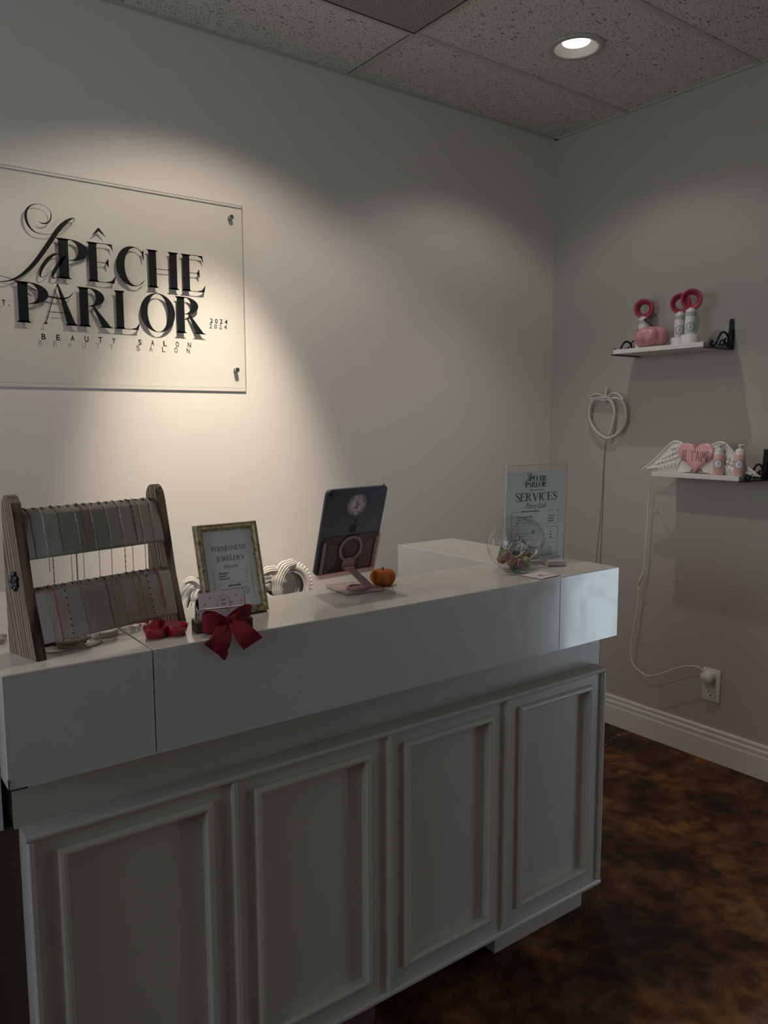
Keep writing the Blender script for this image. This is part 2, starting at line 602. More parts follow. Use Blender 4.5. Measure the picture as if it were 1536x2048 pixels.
    def build(s, name, material, parent=None, loc=None, label=None, bevel=0):
        me = bpy.data.meshes.new(name)
        me.from_pydata(s.v, [], s.f)
        me.polygons.foreach_set('use_smooth', s.sm)
        me.materials.append(material)
        me.update()
        o = bpy.data.objects.new(name, me)
        C.objects.link(o)
        if parent is not None:
            o.parent = parent
        if loc is not None:
            o.location = loc
        if label:
            o['label'] = label
        if bevel:
            md = o.modifiers.new('bevel', 'BEVEL')
            md.width = bevel
            md.segments = 2
            md.limit_method = 'ANGLE'
        return o


def tag(o, label, cat, group=None, kind=None):
    o['label'] = label
    o['category'] = cat
    if group:
        o['group'] = group
    if kind:
        o['kind'] = kind
    return o


def thing(name, label, cat, loc=(0, 0, 0), rot=(0, 0, 0), group=None):
    o = bpy.data.objects.new(name, None)
    o.empty_display_size = 0.05
    C.objects.link(o)
    o.location = loc
    o.rotation_euler = rot
    return tag(o, label, cat, group)


def struct(o):
    o['kind'] = 'structure'
    return o


def copy_tree(o, parent=None):
    c = o.copy()
    C.objects.link(c)
    c.parent = parent
    for ch in list(o.children):
        copy_tree(ch, c)
    return c


def spline(pts, k=6, closed=False):
    """Catmull-Rom through tuples of any dimension"""
    n = len(pts)
    out = []
    rng = range(n) if closed else range(n-1)
    for i in rng:
        p0 = pts[(i-1) % n] if closed or i > 0 else pts[0]
        p1, p2 = pts[i], pts[(i+1) % n]
        p3 = pts[(i+2) % n] if closed or i+2 < n else pts[-1]
        for j in range(k):
            t = j/k
            out.append(tuple(0.5*(2*b+(c-a)*t+(2*a-5*b+4*c-d)*t*t+(-a+3*b-3*c+d)*t**3) for a, b, c, d in zip(p0, p1, p2, p3)))
    if not closed:
        out.append(tuple(pts[-1]))
    return out


# ------------------------------------------------------------------ lettering (drawn glyphs)
def arcpoly(cx, cy, rx, ry, ix, iy, a0, a1, n=20, dx=0.0):
    out = []
    for k in range(n+1):
        a = R(a0+(a1-a0)*k/n)
        out.append(((cx+rx*math.cos(a), cy+ry*math.sin(a)), (cx+dx+ix*math.cos(a), cy+iy*math.sin(a))))
    return [[out[k][0], out[k+1][0], out[k+1][1], out[k][1]] for k in range(n)]


def ribbon(pts, k=6, wscale=1.0):
    """pts (x, y, width)"""
    q = spline(pts, k)
    L = []
    for i, (x, y, wd) in enumerate(q):
        a = q[max(i-1, 0)]
        b = q[min(i+1, len(q)-1)]
        tx, ty = b[0]-a[0], b[1]-a[1]
        l = math.hypot(tx, ty) or 1
        nx, ny = -ty/l, tx/l
        wd = max(wd*wscale, 0)/2
        L.append(((x+nx*wd, y+ny*wd), (x-nx*wd, y-ny*wd)))
    return [[L[i][0], L[i+1][0], L[i+1][1], L[i][1]] for i in range(len(L)-1)]


def stem(x, T, h, s=0.055, top=True, bot=True, y0=0, y1=1):
    P_ = [[(x, y0), (x+T, y0), (x+T, y1), (x, y1)]]
    if bot:
        P_.append([(x-s, y0), (x+T+s, y0), (x+T, y0+0.05), (x, y0+0.05)])
    if top:
        P_.append([(x-s, y1), (x, y1-0.05), (x+T, y1-0.05), (x+T+s, y1)])
    return P_


def diag(xa, ya, xb, yb, T):
    return [[(xa, ya), (xa+T, ya), (xb+T, yb), (xb, yb)]]


def glyph(c, T=0.2, h=0.02):
    if c == 'P':
        g = stem(0.06, T, h)
        g += arcpoly(T+0.06, 0.73, 0.44, 0.27, 0.44-T*1.05, 0.27-h, -90, 90)
        return g, 0.66
    if c == 'R':
        g = stem(0.06, T, h)
        g += arcpoly(T+0.06, 0.76, 0.40, 0.24, 0.40-T, 0.24-h, -90, 90)
        g += [[(T+0.16, 0.52), (T+0.16+h*3, 0.53), (T+0.62, 0), (T+0.62-T*1.1, 0)], [(T+0.30, 0), (T+0.68, 0), (T+0.62, 0.03), (T+0.36, 0.03)], [(T+0.06, 0.52), (T+0.2, 0.52), (T+0.2, 0.52+h), (T+0.06, 0.52+h)]]
        return g, T+0.69
    if c in 'EÊ':
        x = 0.06+T
        g = stem(0.06, T, h)
        g += [[(x, 1-h), (x+0.42, 1-h), (x+0.42, 1), (x, 1)], [(x+0.20, 1), (x+0.40, 1), (x+0.44, 0.80), (x+0.37, 0.93), (x+0.26, 1-h)]]
        g += [[(x, 0.50), (x+0.30, 0.50), (x+0.30, 0.50+h), (x, 0.50+h)], [(x+0.30, 0.63), (x+0.31, 0.39), (x+0.22, 0.5), (x+0.22, 0.52)]]
        g += [[(x, 0), (x+0.44, 0), (x+0.44, h), (x, h)], [(x+0.15, 0), (x+0.44, 0), (x+0.49, 0.21), (x+0.37, 0.06), (x+0.22, h)]]
        if c == 'Ê':
            g += [[(0.16, 1.17), (0.33, 1.38), (0.36, 1.30)], [(0.33, 1.38), (0.36, 1.38), (0.53, 1.17), (0.36, 1.28)]]
        return g, x+0.49
    if c == 'C':
        g = arcpoly(0.44, 0.5, 0.44, 0.52, 0.44-T*0.72, 0.50-h*0.6, 48, 312, 30, dx=T*0.36)
        g += [[(0.70, 0.90), (0.76, 0.96), (0.755, 0.70), (0.735, 0.70)], [(0.70, 0.11), (0.755, 0.14), (0.76, 0.22), (0.74, 0.13)]]
        return g, 0.78
    if c == 'H':
        g = stem(0.06, T, h)+stem(0.64, T, h)+[[(T, 0.5), (0.66, 0.5), (0.66, 0.5+h), (T, 0.5+h)]]
        return g, 0.70+T
    if c == 'A':
        g = [[(0.06, 0.0), (0.06+h*1.4, 0.0), (0.42, 1.0), (0.40, 1.0)], [(0.40, 1.02), (0.44, 1.02), (0.86, 0), (0.86-T*1.1, 0)]]
        g += [[(0.0, 0), (0.15, 0), (0.09, 0.04), (0.06, 0.04)], [(0.86-T*1.1-0.06, 0), (0.92, 0), (0.86, 0.05), (0.86-T*1.1, 0.05)], [(0.16, 0.30), (0.66, 0.30), (0.66, 0.30+h), (0.16, 0.30+h)]]
        return g, 0.92
    if c == 'L':
        x = 0.06+T
        g = stem(0.06, T, h)+[[(x, 0), (x+0.40, 0), (x+0.40, h), (x, h)], [(x+0.12, 0), (x+0.40, 0), (x+0.46, 0.22), (x+0.34, 0.06), (x+0.2, h)]]
        return g, x+0.46
    if c == 'O':
        return arcpoly(0.49, 0.5, 0.49, 0.525, 0.49-T*0.98, 0.525-h, 0, 360, 40), 0.98
    if c == 'I':
        return stem(0.06, T, h), T+0.12
    if c == 'J':
        g = stem(0.22, T, h, bot=False, y0=0.05)
        g += ribbon([(0.22+T/2, 0.12, T), (0.20, -0.08, T*0.7), (0.08, -0.18, h*2), (0.0, -0.12, T*0.5)])
        return g, T+0.30
    if c == 'N':
        g = stem(0.06, h*1.2, h)+stem(0.74, h*1.2, h, bot=False)+diag(0.06, 1, 0.70, 0, T*1.1)
        return g, 0.84
    if c == 'M':
        g = stem(0.06, h*1.2, h)+stem(0.82, T, h)+diag(0.04, 1, 0.42, 0, T)+diag(0.50, 0, 0.82, 1, h)
        return g, 0.94+T
    if c == 'T':
        g = stem(0.30, T, h, top=False)+[[(0, 1-h), (0.6+T, 1-h), (0.6+T, 1), (0, 1)], [(0, 1), (0.1, 1), (0.0, 0.8)], [(0.5+T, 1), (0.6+T, 1), (0.6+T, 0.8)]]
        return g, 0.6+T
    if c == 'V':
        g = diag(0.03, 1, 0.36, 0, T*1.1)+diag(0.40, 0, 0.74, 1, h*1.2)+[[(0, 1), (T+0.1, 1), (T+0.05, 0.97), (0.05, 0.97)], [(0.68, 1), (0.84, 1), (0.78, 0.97), (0.72, 0.97)]]
        return g, 0.84
    if c == 'W':
        g = diag(0.03, 1, 0.28, 0, T)+diag(0.32, 0, 0.54, 1, h*1.2)+diag(0.44, 1, 0.70, 0, T)+diag(0.74, 0, 0.98, 1, h*1.2)+[[(0, 1), (T+0.1, 1), (T+0.05, 0.97), (0.05, 0.97)], [(0.92, 1), (1.06, 1), (1.02, 0.97), (0.96, 0.97)]]
        return g, 1.06
    if c == 'Y':
        g = stem(0.32, T, h, top=False, y1=0.45)+diag(0.0, 1, 0.32, 0.4, T*1.05)+diag(0.34+T*0.7, 0.44, 0.72, 1, h*1.2)
        return g, 0.76
    if c == 'S':
        g = ribbon([(0.50, 0.74, h*1.5), (0.46, 0.93, h*2), (0.28, 1.0, h*1.5), (0.10, 0.92, T*0.5), (0.08, 0.74, T*0.8), (0.28, 0.55, T*1.1), (0.48, 0.40, T), (0.54, 0.22, T*0.7), (0.42, 0.04, h*2), (0.24, 0.0, h*1.5), (0.08, 0.08, h*2), (0.03, 0.28, h*1.5)], 4)
        return g, 0.58
    if c == '-':
        return [[(0.05, 0.42), (0.45, 0.42), (0.45, 0.48), (0.05, 0.48)]], 0.5
    return [], 0.35


def italic(c):
    h = 0.04
    if c == 'P':
        return stem(0.06, 0.09, h)+arcpoly(0.15, 0.73, 0.36, 0.27, 0.26, 0.23, -90, 90), 0.56
    if c == 'L':
        return glyph('L', 0.09, h)[0], 0.52
    if c == 'r':
        return [[(0.05, 0), (0.13, 0), (0.13, 0.62), (0.05, 0.62)]]+ribbon([(0.12, 0.42, 0.03), (0.2, 0.58, 0.04), (0.3, 0.62, 0.1)], 4), 0.34
    if c == 'i':
        return [[(0.05, 0), (0.13, 0), (0.13, 0.62), (0.05, 0.62)], [(0.05, 0.78), (0.13, 0.78), (0.13, 0.88), (0.05, 0.88)]], 0.2
    if c == 'c':
        return arcpoly(0.24, 0.31, 0.2, 0.33, 0.12, 0.29, 50, 310), 0.4
    if c == 'e':
        return arcpoly(0.24, 0.31, 0.2, 0.33, 0.12, 0.29, 0, 310)+[[(0.08, 0.29), (0.42, 0.29), (0.42, 0.33), (0.08, 0.33)]], 0.44
    if c == 's':
        return ribbon([(0.28, 0.52, 0.03), (0.16, 0.62, 0.04), (0.08, 0.5, 0.08), (0.2, 0.34, 0.1), (0.3, 0.16, 0.08), (0.18, 0.02, 0.04), (0.04, 0.1, 0.03)], 4), 0.34
    if c == 't':
        return [[(0.08, 0.04), (0.16, 0.0), (0.16, 0.85), (0.08, 0.8)], [(0.0, 0.58), (0.28, 0.58), (0.28, 0.62), (0.0, 0.62)]], 0.28
    return [], 0.25


def shear(polys, k):
    return [[(x+y*k, y) for x, y in q] for q in polys]


def text_polys(s, T=0.14, h=0.03, gap=0.06, fn=None):
    out = []
    x = 0
    for c in s:
        g, wd = (fn(c) if fn else glyph(c, T, h))
        out += [[(a+x, b) for a, b in q] for q in g]
        x += wd+gap
    return out, x-gap


def fit_polys(polys, x0, x1, y0, y1, w_, ybase=1.0):
    sx, sy = (x1-x0)/w_, (y1-y0)/ybase
    return [[(x0+a*sx, y0+b*sy) for a, b in q] for q in polys]


_fontcache = {}


def sans(mb, s, x, y, size, depth0, depth1, T, align='LEFT', spacing=1.0, width=None, shear_=0.0, bold=0.012):
    """text set in Blender's built-in sans face, added to a mesh builder in local XY"""
    cu = bpy.data.curves.new('t', 'FONT')
    cu.body = s
    cu.size = 1.0
    cu.space_character = spacing
    cu.shear = shear_
    cu.resolution_u = 3
    cu.offset = bold*2.2
    o = bpy.data.objects.new('t', cu)
    C.objects.link(o)
    dg = bpy.context.evaluated_depsgraph_get()
    me = bpy.data.meshes.new_from_object(o.evaluated_get(dg))
    xs = [v.co.x for v in me.vertices] or [0, 1]
    w_ = max(xs)-min(xs)
    xm = min(xs)
    sc = size*1.38
    sxx = sc if width is None else width/w_
    off = {'LEFT': 0, 'CENTER': -w_*sxx/2, 'RIGHT': -w_*sxx}[align]
    d = (depth0+depth1)/2
    vs = [(x+off+(v.co.x-xm)*sxx, y+v.co.y*sc, max(depth0, depth1)) for v in me.vertices]
    mb.add(vs, [list(p_.vertices) for p_ in me.polygons], False, T)
    bpy.data.objects.remove(o)
    bpy.data.curves.remove(cu)
    bpy.data.meshes.remove(me)


def add_polys(mb, polys, d0, d1, T):
    for q in polys:
        if len(q) >= 3:
            mb.prism(q, d0, d1, T)


# local XY -> wall facing -Y (x stays, y -> z, depth -> -y)
TW = Matrix(((1, 0, 0, 0), (0, 0, -1, 0), (0, 1, 0, 0), (0, 0, 0, 1)))
# local XY -> face on the right wall seen from the left: x -> -y, y -> z, depth -> -x
TR = Matrix(((0, 0, -1, 0), (-1, 0, 0, 0), (0, 1, 0, 0), (0, 0, 0, 1)))

SCRIPT_L = [(-2.4026, 2.0785, .001), (-2.3973, 2.0742, .002), (-2.3861, 2.0727, .0042), (-2.3732, 2.0781, .0040), (-2.3647, 2.0917, .0035), (-2.364, 2.1099, .002), (-2.3735, 2.1226, .0012), (-2.3896, 2.1296, .0012), (-2.4045, 2.1294, .0016), (-2.421, 2.123, .0035), (-2.434, 2.1096, .006), (-2.4391, 2.0911, .0078), (-2.4375, 2.0736, .0078), (-2.4304, 2.058, .006), (-2.4187, 2.0461, .0038), (-2.4065, 2.0413, .0026), (-2.3915, 2.0403, .0016), (-2.3763, 2.0415, .0013), (-2.3582, 2.046, .0013), (-2.3425, 2.0528, .0013), (-2.3238, 2.065, .0014), (-2.3048, 2.0821, .0016), (-2.2938, 2.0941, .0016), (-2.2924, 2.1006, .002), (-2.3, 2.1003, .0045), (-2.3148, 2.0911, .009), (-2.3311, 2.0757, .0125), (-2.3448, 2.0595, .0135), (-2.3586, 2.0382, .014), (-2.3751, 2.0126, .014), (-2.397, 1.9801, .0135), (-2.4185, 1.9505, .0125), (-2.4396, 1.9262, .011), (-2.4603, 1.9073, .0085), (-2.4806, 1.8937, .006), (-2.5004, 1.8853, .0035), (-2.5246, 1.8809, .0022), (-2.545, 1.884, .0018), (-2.556, 1.893, .0018), (-2.545, 1.8995, .0018)]
SCRIPT_A = [[(-2.331, 1.968, .0014), (-2.337, 1.9795, .0016), (-2.3419, 1.9841, .0016), (-2.3509, 1.9844, .004), (-2.364, 1.9789, .008), (-2.3801, 1.964, .0105), (-2.395, 1.9428, .0105), (-2.4035, 1.9236, .0085), (-2.405, 1.9105, .005), (-2.3993, 1.9067, .0018), (-2.3876, 1.9128, .0016), (-2.3688, 1.9326, .0015)],
            [(-2.324, 1.983, .002), (-2.339, 1.9635, .0115), (-2.3529, 1.9435, .0115), (-2.3641, 1.9253, .0105), (-2.3677, 1.9144, .0075), (-2.3649, 1.9081, .004), (-2.3571, 1.9089, .002), (-2.3412, 1.9185, .0016), (-2.3222, 1.935, .0016), (-2.3035, 1.9516, .0012)]]
SWASH = [[(-2.545, 1.8995, .0018), (-2.5236, 1.8987, .0018), (-2.5094, 1.8966, .0018), (-2.4928, 1.8925, .002), (-2.476, 1.8883, .0024), (-2.4592, 1.8817, .0028), (-2.4398, 1.8733, .0034), (-2.4196, 1.863, .004)],
         [(-2.3862, 1.8496, .0044), (-2.373, 1.8476, .0048), (-2.3524, 1.8452, .0052), (-2.3368, 1.8461, .005), (-2.3235, 1.8504, .004), (-2.314, 1.8574, .003), (-2.3064, 1.8669, .0012)]]


def logo_polys():
    """the salon wordmark in wall coordinates (x, z)"""
    P_ = ribbon(SCRIPT_L, 4)
    for q in SCRIPT_A+SWASH:
        P_ += ribbon(q, 4)
    for row, z0, z1 in (([('P', -2.3550, -2.2600), ('Ê', -2.2595, -2.1655), ('C', -2.1640, -2.0660), ('H', -2.0600, -1.9440), ('E', -1.9380, -1.8460)], 1.909, 2.035),
                        ([('P', -2.4830, -2.3905), ('A', -2.4050, -2.2940), ('R', -2.2960, -2.1770), ('L', -2.1770, -2.0890), ('O', -2.0880, -1.9640), ('R', -1.9640, -1.8470)], 1.762, 1.888)):
        for c, a, b in row:
            g, wd = glyph(c, 0.21, 0.017)
            P_ += fit_polys(g, a, b, z0, z1, wd)
    return P_


LOGO = logo_polys()


def small_logo(mb, cx, cy, width, T, d0, d1, extra=True):
    """wordmark scaled down for printed sheets"""
    s_ = width/0.635
    P_ = [[((x+2.165)*s_+cx, (z-1.90)*s_+cy) for x, z in q] for q in LOGO]
    add_polys(mb, P_, d0, d1, T)


def ring_polys(cx, cy, r, wd, n=40, a0=0, a1=360):
    return arcpoly(cx, cy, r, r, r-wd, r-wd, a0, a1, n)


def monogram(cx, cy, s_):
    """script Lp set inside the round stamp"""
    L_ = [(-0.55, 0.62, .05), (-0.25, 0.45, .06), (0.1, 0.75, .05), (0.25, 0.95, .05), (0.12, 0.80, .12), (-0.05, 0.30, .16), (-0.25, -0.35, .16), (-0.50, -0.65, .09), (-0.75, -0.60, .05), (-0.45, -0.45, .05), (-0.1, -0.60, .08), (0.2, -0.62, .05)]
    p1 = [(0.30, 0.30, .05), (0.18, -0.20, .14), (0.02, -0.95, .10)]
    p2 = [(0.22, 0.05, .05), (0.48, 0.32, .08), (0.68, 0.15, .13), (0.58, -0.15, .08), (0.30, -0.25, .04)]
    P_ = []
    for q in (L_, p1, p2):
        P_ += ribbon([(cx+a*s_, cy+b*s_, c*s_) for a, b, c in q], 4)
    return P_


def stamp(mb, cx, cy, r, T, d0, d1, words='LA PECHE PARLOR  BEAUTY SALON  '):
    add_polys(mb, ring_polys(cx, cy, r, r*0.05), d0, d1, T)
    add_polys(mb, ring_polys(cx, cy, r*0.70, r*0.035), d0, d1, T)
    add_polys(mb, monogram(cx, cy, r*0.50), d0, d1, T)
    for i, c in enumerate(words):
        if c == ' ':
            continue
        a = PI*0.5-2*PI*i/len(words)
        Q = T @ Matrix.Translation((cx+r*0.78*math.cos(a), cy+r*0.78*math.sin(a), 0)) @ Matrix.Rotation(a-PI/2, 4, 'Z')
        sans(mb, c, 0, 0, r*0.15, d0, d1, Q, 'CENTER')


def bars(mb, rows, T, d0, d1, hgt):
    """illegible print: word-length dashes; rows = (y, x0, x1)"""
    rnd = random.Random(3)
    for y, xa, xb in rows:
        x = xa
        while x < xb-0.002:
            l = rnd.uniform(0.003, 0.008)
            mb.box((x, y, d0), (min(x+l, xb), y+hgt, d1), T)
            x += l+0.0014


# ================================================================== THE ROOM
XW0, YW0 = -6.0, -6.0
mb = MB()
mb.box((XW0-0.2, YW0-0.2, -0.1), (0.2, 0.2, 0))
struct(mb.build('floor', M['floor']))
mb = MB()
mb.box((XW0, 0, 0), (0.12, 0.12, H))
struct(mb.build('wall_back', M['wall']))
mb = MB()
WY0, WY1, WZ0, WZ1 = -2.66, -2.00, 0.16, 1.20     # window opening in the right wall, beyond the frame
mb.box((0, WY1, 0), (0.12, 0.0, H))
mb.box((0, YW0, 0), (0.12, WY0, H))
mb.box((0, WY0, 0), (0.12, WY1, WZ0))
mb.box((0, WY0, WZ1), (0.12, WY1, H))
struct(mb.build('wall_right', M['wall_shaded']))
mb = MB()
LY0, LY1, LZ0, LZ1 = -2.70, -0.10, 1.15, 2.65  # opening for the added left window
mb.box((XW0-0.12, YW0, 0), (XW0, LY0, H))
mb.box((XW0-0.12, LY1, 0), (XW0, 0.12, H))
mb.box((XW0-0.12, LY0, 0), (XW0, LY1, LZ0))
mb.box((XW0-0.12, LY0, LZ1), (XW0, LY1, H))
struct(mb.build('wall_left', M['wall']))
mb = MB()
mb.box((XW0, YW0-0.12, 0), (0.12, YW0, H))
struct(mb.build('wall_front', M['wall']))


def window(name, a, b, axis, n):
    fr = MB()
    t = 0.045
    u0_, u1_ = (a[1], b[1]) if axis == 'x' else (a[0], b[0])
    z0, z1 = a[2], b[2]
    w0 = a[0] if axis == 'x' else a[1]
    w1 = b[0] if axis == 'x' else b[1]

    def bx(ua, ub, za, zb, wa, wb, mm):
        if axis == 'x':
            mm.box((wa, ua, za), (wb, ub, zb))
        else:
            mm.box((ua, wa, za), (ub, wb, zb))
    bx(u0_, u0_+t, z0, z1, w0, w1, fr)
    bx(u1_-t, u1_, z0, z1, w0, w1, fr)
    bx(u0_+t, u1_-t, z0, z0+t, w0, w1, fr)
    bx(u0_+t, u1_-t, z1-t, z1, w0, w1, fr)
    for k in range(1, n):
        c_ = u0_+(u1_-u0_)*k/n
        bx(c_-t/2, c_+t/2, z0+t, z1-t, w0, w1, fr)
    o = fr.build(name, M['iron'])
    struct(o)
    g = MB()
    wm = (w0+w1)/2
    bx(u0_+t, u1_-t, z0+t, z1-t, wm-0.003, wm+0.003, g)
    g.build('pane', M['acrylic'], o)
    return o


window('window_1', (0.03, WY0, WZ0), (0.08, WY1, WZ1), 'x', 1)
window('added_window', (XW0-0.08, LY0, LZ0), (XW0-0.03, LY1, LZ1), 'x', 1)  # unseen left window, added to throw cool light on the upper back wall

# ceiling: tiles with round holes for the lamps, hung in a bar grid
GX = [-0.0, -1.215, -2.435, -3.655, -4.875, XW0]
GY = [0.0, -0.4176, -1.014, -1.624, -2.234, -2.844, -3.454, -4.064, -4.674, -5.284, YW0]
HR = 0.081
mb = MB()
zt_ = H+0.003
holes = [(x, y) for x, y, *_ in DOWNLIGHTS]
HB = 0.17


def flat(x0, y0, x1, y1):
    mb.add([(x0, y0, zt_), (x1, y0, zt_), (x1, y1, zt_), (x0, y1, zt_)], [(0, 3, 2, 1)])


VX0, VX1, VY0, VY1 = -1.745, -1.227, -1.002, -0.4296     # perforated return grille
xs = sorted(set([XW0, 0.0]+[v for x, y in holes for v in (x-HB, x+HB)]))
yb0, yb1 = -0.69-HB, -0.69+HB
flat(XW0, YW0, 0, yb0)
flat(XW0, yb1, 0, 0)
for a, b in zip(xs[:-1], xs[1:]):
    cx = (a+b)/2
    hh = [q for q in holes if abs(q[0]-cx) < 0.01]
    if not hh:
        flat(a, yb0, b, yb1)
    else:
        hx, hy = hh[0]
        n_ = 48
        vs, fs = [], []
        for k in range(n_):
            an = 2*PI*k/n_
            c_, s_ = math.cos(an), math.sin(an)
            q = HB/max(abs(c_), abs(s_))
            vs += [(hx+HR*c_, hy+HR*s_, zt_), (hx+q*c_, hy+q*s_, zt_)]
        for k in range(n_):
            k2 = (k+1) % n_
            fs.append((2*k, 2*k2, 2*k2+1, 2*k+1))
        mb.add(vs, fs)
ceil = struct(mb.build('ceiling', M['tile']))
mb = MB()
bw = 0.012
holes_keep = [(x-0.1, x+0.1) for x, y in holes]
for gy in GY[1:-1]:
    mb.box((XW0, gy-bw, H), (0, gy+bw, H+0.006))
for i, gx in enumerate(GX[1:-1]):
    prev = 0.0
    for gy in GY[1:]:
        mb.box((gx-bw, prev-bw if prev < 0 else 0, H), (gx+bw, gy+bw if gy > YW0 else gy, H+0.006))
        prev = gy
# wall angle
mb.box((XW0, -0.018, H-0.001), (0, 0, H+0.006))
mb.box((-0.018, YW0, H-0.001), (0, 0, H+0.006))
mb.build('ceiling_grid', M['ceilbar'], ceil)
mb = MB()   # dark strip standing in for the thin shadow beside the bar
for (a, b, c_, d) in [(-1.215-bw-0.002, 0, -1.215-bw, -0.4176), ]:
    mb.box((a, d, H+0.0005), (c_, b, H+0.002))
mb.build('tile_shadow_strip', M['slot'], ceil)
mb = MB()
mb.box((VX0, VY0, H-0.004), (VX1, VY1, H+0.002))
vent = thing('ceiling_vent', 'perforated white metal return air grille in the ceiling beside the tiles', 'vent', ((VX0+VX1)/2, (VY0+VY1)/2, H-0.004))
Tn = Matrix.Translation((-(VX0+VX1)/2, -(VY0+VY1)/2, -(H-0.004)))
mb2 = MB()
mb2.add([tuple(q) for q in mb.v], mb.f, False, Tn)
mb2.build('perforated_panel', M['perf'], vent)
fr = MB()
hw, hh_ = (VX1-VX0)/2, (VY1-VY0)/2
for a, b in (((-hw-0.001, -hh_-0.001), (hw+0.001, -hh_+0.003)), ((-hw-0.001, hh_-0.003), (hw+0.001, hh_+0.001)), ((-hw-0.001, -hh_), (-hw+0.003, hh_)), ((hw-0.003, -hh_), (hw+0.001, hh_))):
    fr.box((*a, -0.0015), (*b, 0.0))
fr.build('edge_frame', M['slot'], vent)

# baseboards
BP = [(0, 0), (0.015, 0), (0.015, 0.090), (0.013, 0.094), (0.0125, 0.100), (0.0135, 0.112), (0.012, 0.118), (0.0085, 0.121), (0.0085, 0.1265), (0.011, 0.129), (0.0105, 0.138), (0.007, 0.142), (0, 0.142)]


def baseboard(name, T, length):
    mm = MB()
    mm.prism(BP, 0, length, T)
    return struct(mm.build(name, M['trim']))


# profile x -> out of wall, y -> up, extrude along wall
baseboard('baseboard_right', Matrix(((-1, 0, 0, 0), (0, 0, -1, 0), (0, 1, 0, 0), (0, 0, 0, 1))), -WY1)
baseboard('baseboard_back', Matrix(((0, 0, -1, -0.016), (-1, 0, 0, 0), (0, 1, 0, 0), (0, 0, 0, 1))), -XW0-0.016)


# ------------------------------------------------------------------ recessed lamps
def downlight(x, y, col, wn, ww, aim, ang, label):
    t = thing('recessed_light', label, 'ceiling light', (x, y, H), group='recessed lights along the back wall')
    rg = MB()
    rg.lathe([(HR-0.003, 0.0), (HR-0.003, -0.004), (0.100, -0.003), (0.102, 0.0)], 48)
    rg.build('trim_ring', M['trimring'], t)
    rf = MB()
    rf.lathe([(HR-0.003, -0.003), (0.070, 0.004), (0.060, 0.012), (0.050, 0.0185)], 48)
    rf.build('reflector', M['reflector'], t)
    for k in range(3):
        fin = MB()
        a = R(200+k*55)
        fin.tube([(0.076*math.cos(a), 0.076*math.sin(a), 0.004), (0.052*math.cos(a), 0.052*math.sin(a), 0.0165)], 0.0010, 6)
        fin.build('lens_clip', M['steel'], t)
    ln = MB()
    ln.cyl(0.050, 0.018, 0.021, 40)
    ln.build('lens', M['lens'], t)
    hs = MB()
    hs.cyl(0.095, 0.024, 0.12, 24)
    hs.build('housing', M['steel'], t)
    for nm, wt, size, bl in (('lamp_beam', wn, ang, 1.0), ('lamp_spill', ww, 130, 0.40)):
        ld = bpy.data.lights.new(nm, 'SPOT')
        ld.energy = wt
        ld.color = col
        ld.spot_size = R(size)
        ld.spot_blend = bl
        ld.shadow_soft_size = 0.018 if aim is None else 0.045
        lo = bpy.data.objects.new(nm, ld)
        lo.parent = t
        lo.location = (0, 0, -0.01)
        if nm == 'lamp_beam' and aim:
            lo.rotation_euler = (Vector(aim)-Vector((x, y, H-0.01))).to_track_quat('-Z', 'Y').to_euler()
        C.objects.link(lo)
    return t


LBL = ['round recessed ceiling light glowing white near the right wall', 'round recessed ceiling light shining on the wall below the sign', 'round recessed ceiling light at the far left of the row']
for d, lb in zip(DOWNLIGHTS, LBL):
    downlight(*d, lb)

# ================================================================== RECEPTION DESK
ZT, ZB = 1.035, 0.836                 # counter top and fascia bottom
X0, X1, X2, X3 = -2.817, -2.564, -1.453, -1.206
YC, YI, YF = -1.337, -1.070, -0.624
desk = thing('reception_desk', 'white panelled reception desk with overhanging counter top', 'desk', (-2.01, -1.0, 0))


def dpart(mm, name, material, label=None, bevel=0):
    T_ = Matrix.Translation((2.01, 1.0, 0))
    q = MB()
    q.add(mm.v, mm.f, False, T_)
    q.sm = list(mm.sm)
    return q.build(name, material, desk, label=label, bevel=bevel)


J = 0.0012


def counter_box(x0, x1, y0, y1, lab=None):
    mm = MB()
    mm.box((x0, y0+0.0015, ZB+0.001), (x1, y1, ZT))
    o = dpart(mm, 'counter_top', M['top'], lab, 0.0015)
    ff = MB()
    ff.box((x0, y0, ZB), (x1, y0+0.0013, ZT-0.0015))
    fo = ff.build('fascia_panel', M['fascia'], None)
    fo.parent = o
    fo.location = (2.01, 1.0, 0)
    return o


counter_box(X0, X1-J, YC, YI)
counter_box(X1+J, X2-J, YC, YI)
counter_box(X2+J, X3, YC, YI)
for xa, xb in ((X0, X1-J), (X2+J, X3)):
    mm = MB()
    mm.box((xa, YI+0.0004, ZB), (xb, YF, ZT))
    dpart(mm, 'return_top', M['top'], 'return leg of the counter running towards the back wall', 0.0015)
# chipped corner at lower left of the fascia
mm = MB()
mm.tube([(X0+0.0005, YC-0.0002, ZB+0.02), (X0+0.0005, YC-0.0004, ZB+0.001), (X0+0.03, YC-0.0004, ZB+0.0005)], 0.0016, 6)
dpart(mm, 'chipped_edge', M['slot'], 'dark chip along the lower left corner of the counter')
# riser band between counter and panelled base
YR = -1.276
mm = MB()
mm.box((-2.801, YR, 0.738), (-1.205, -1.10, ZB))
mm.box((-2.801, -1.10, 0.738), (-2.60, YF-0.02, ZB))
mm.box((-1.415, -1.10, 0.738), (-1.205, YF-0.02, ZB))
dpart(mm, 'riser_band', M['desk'])
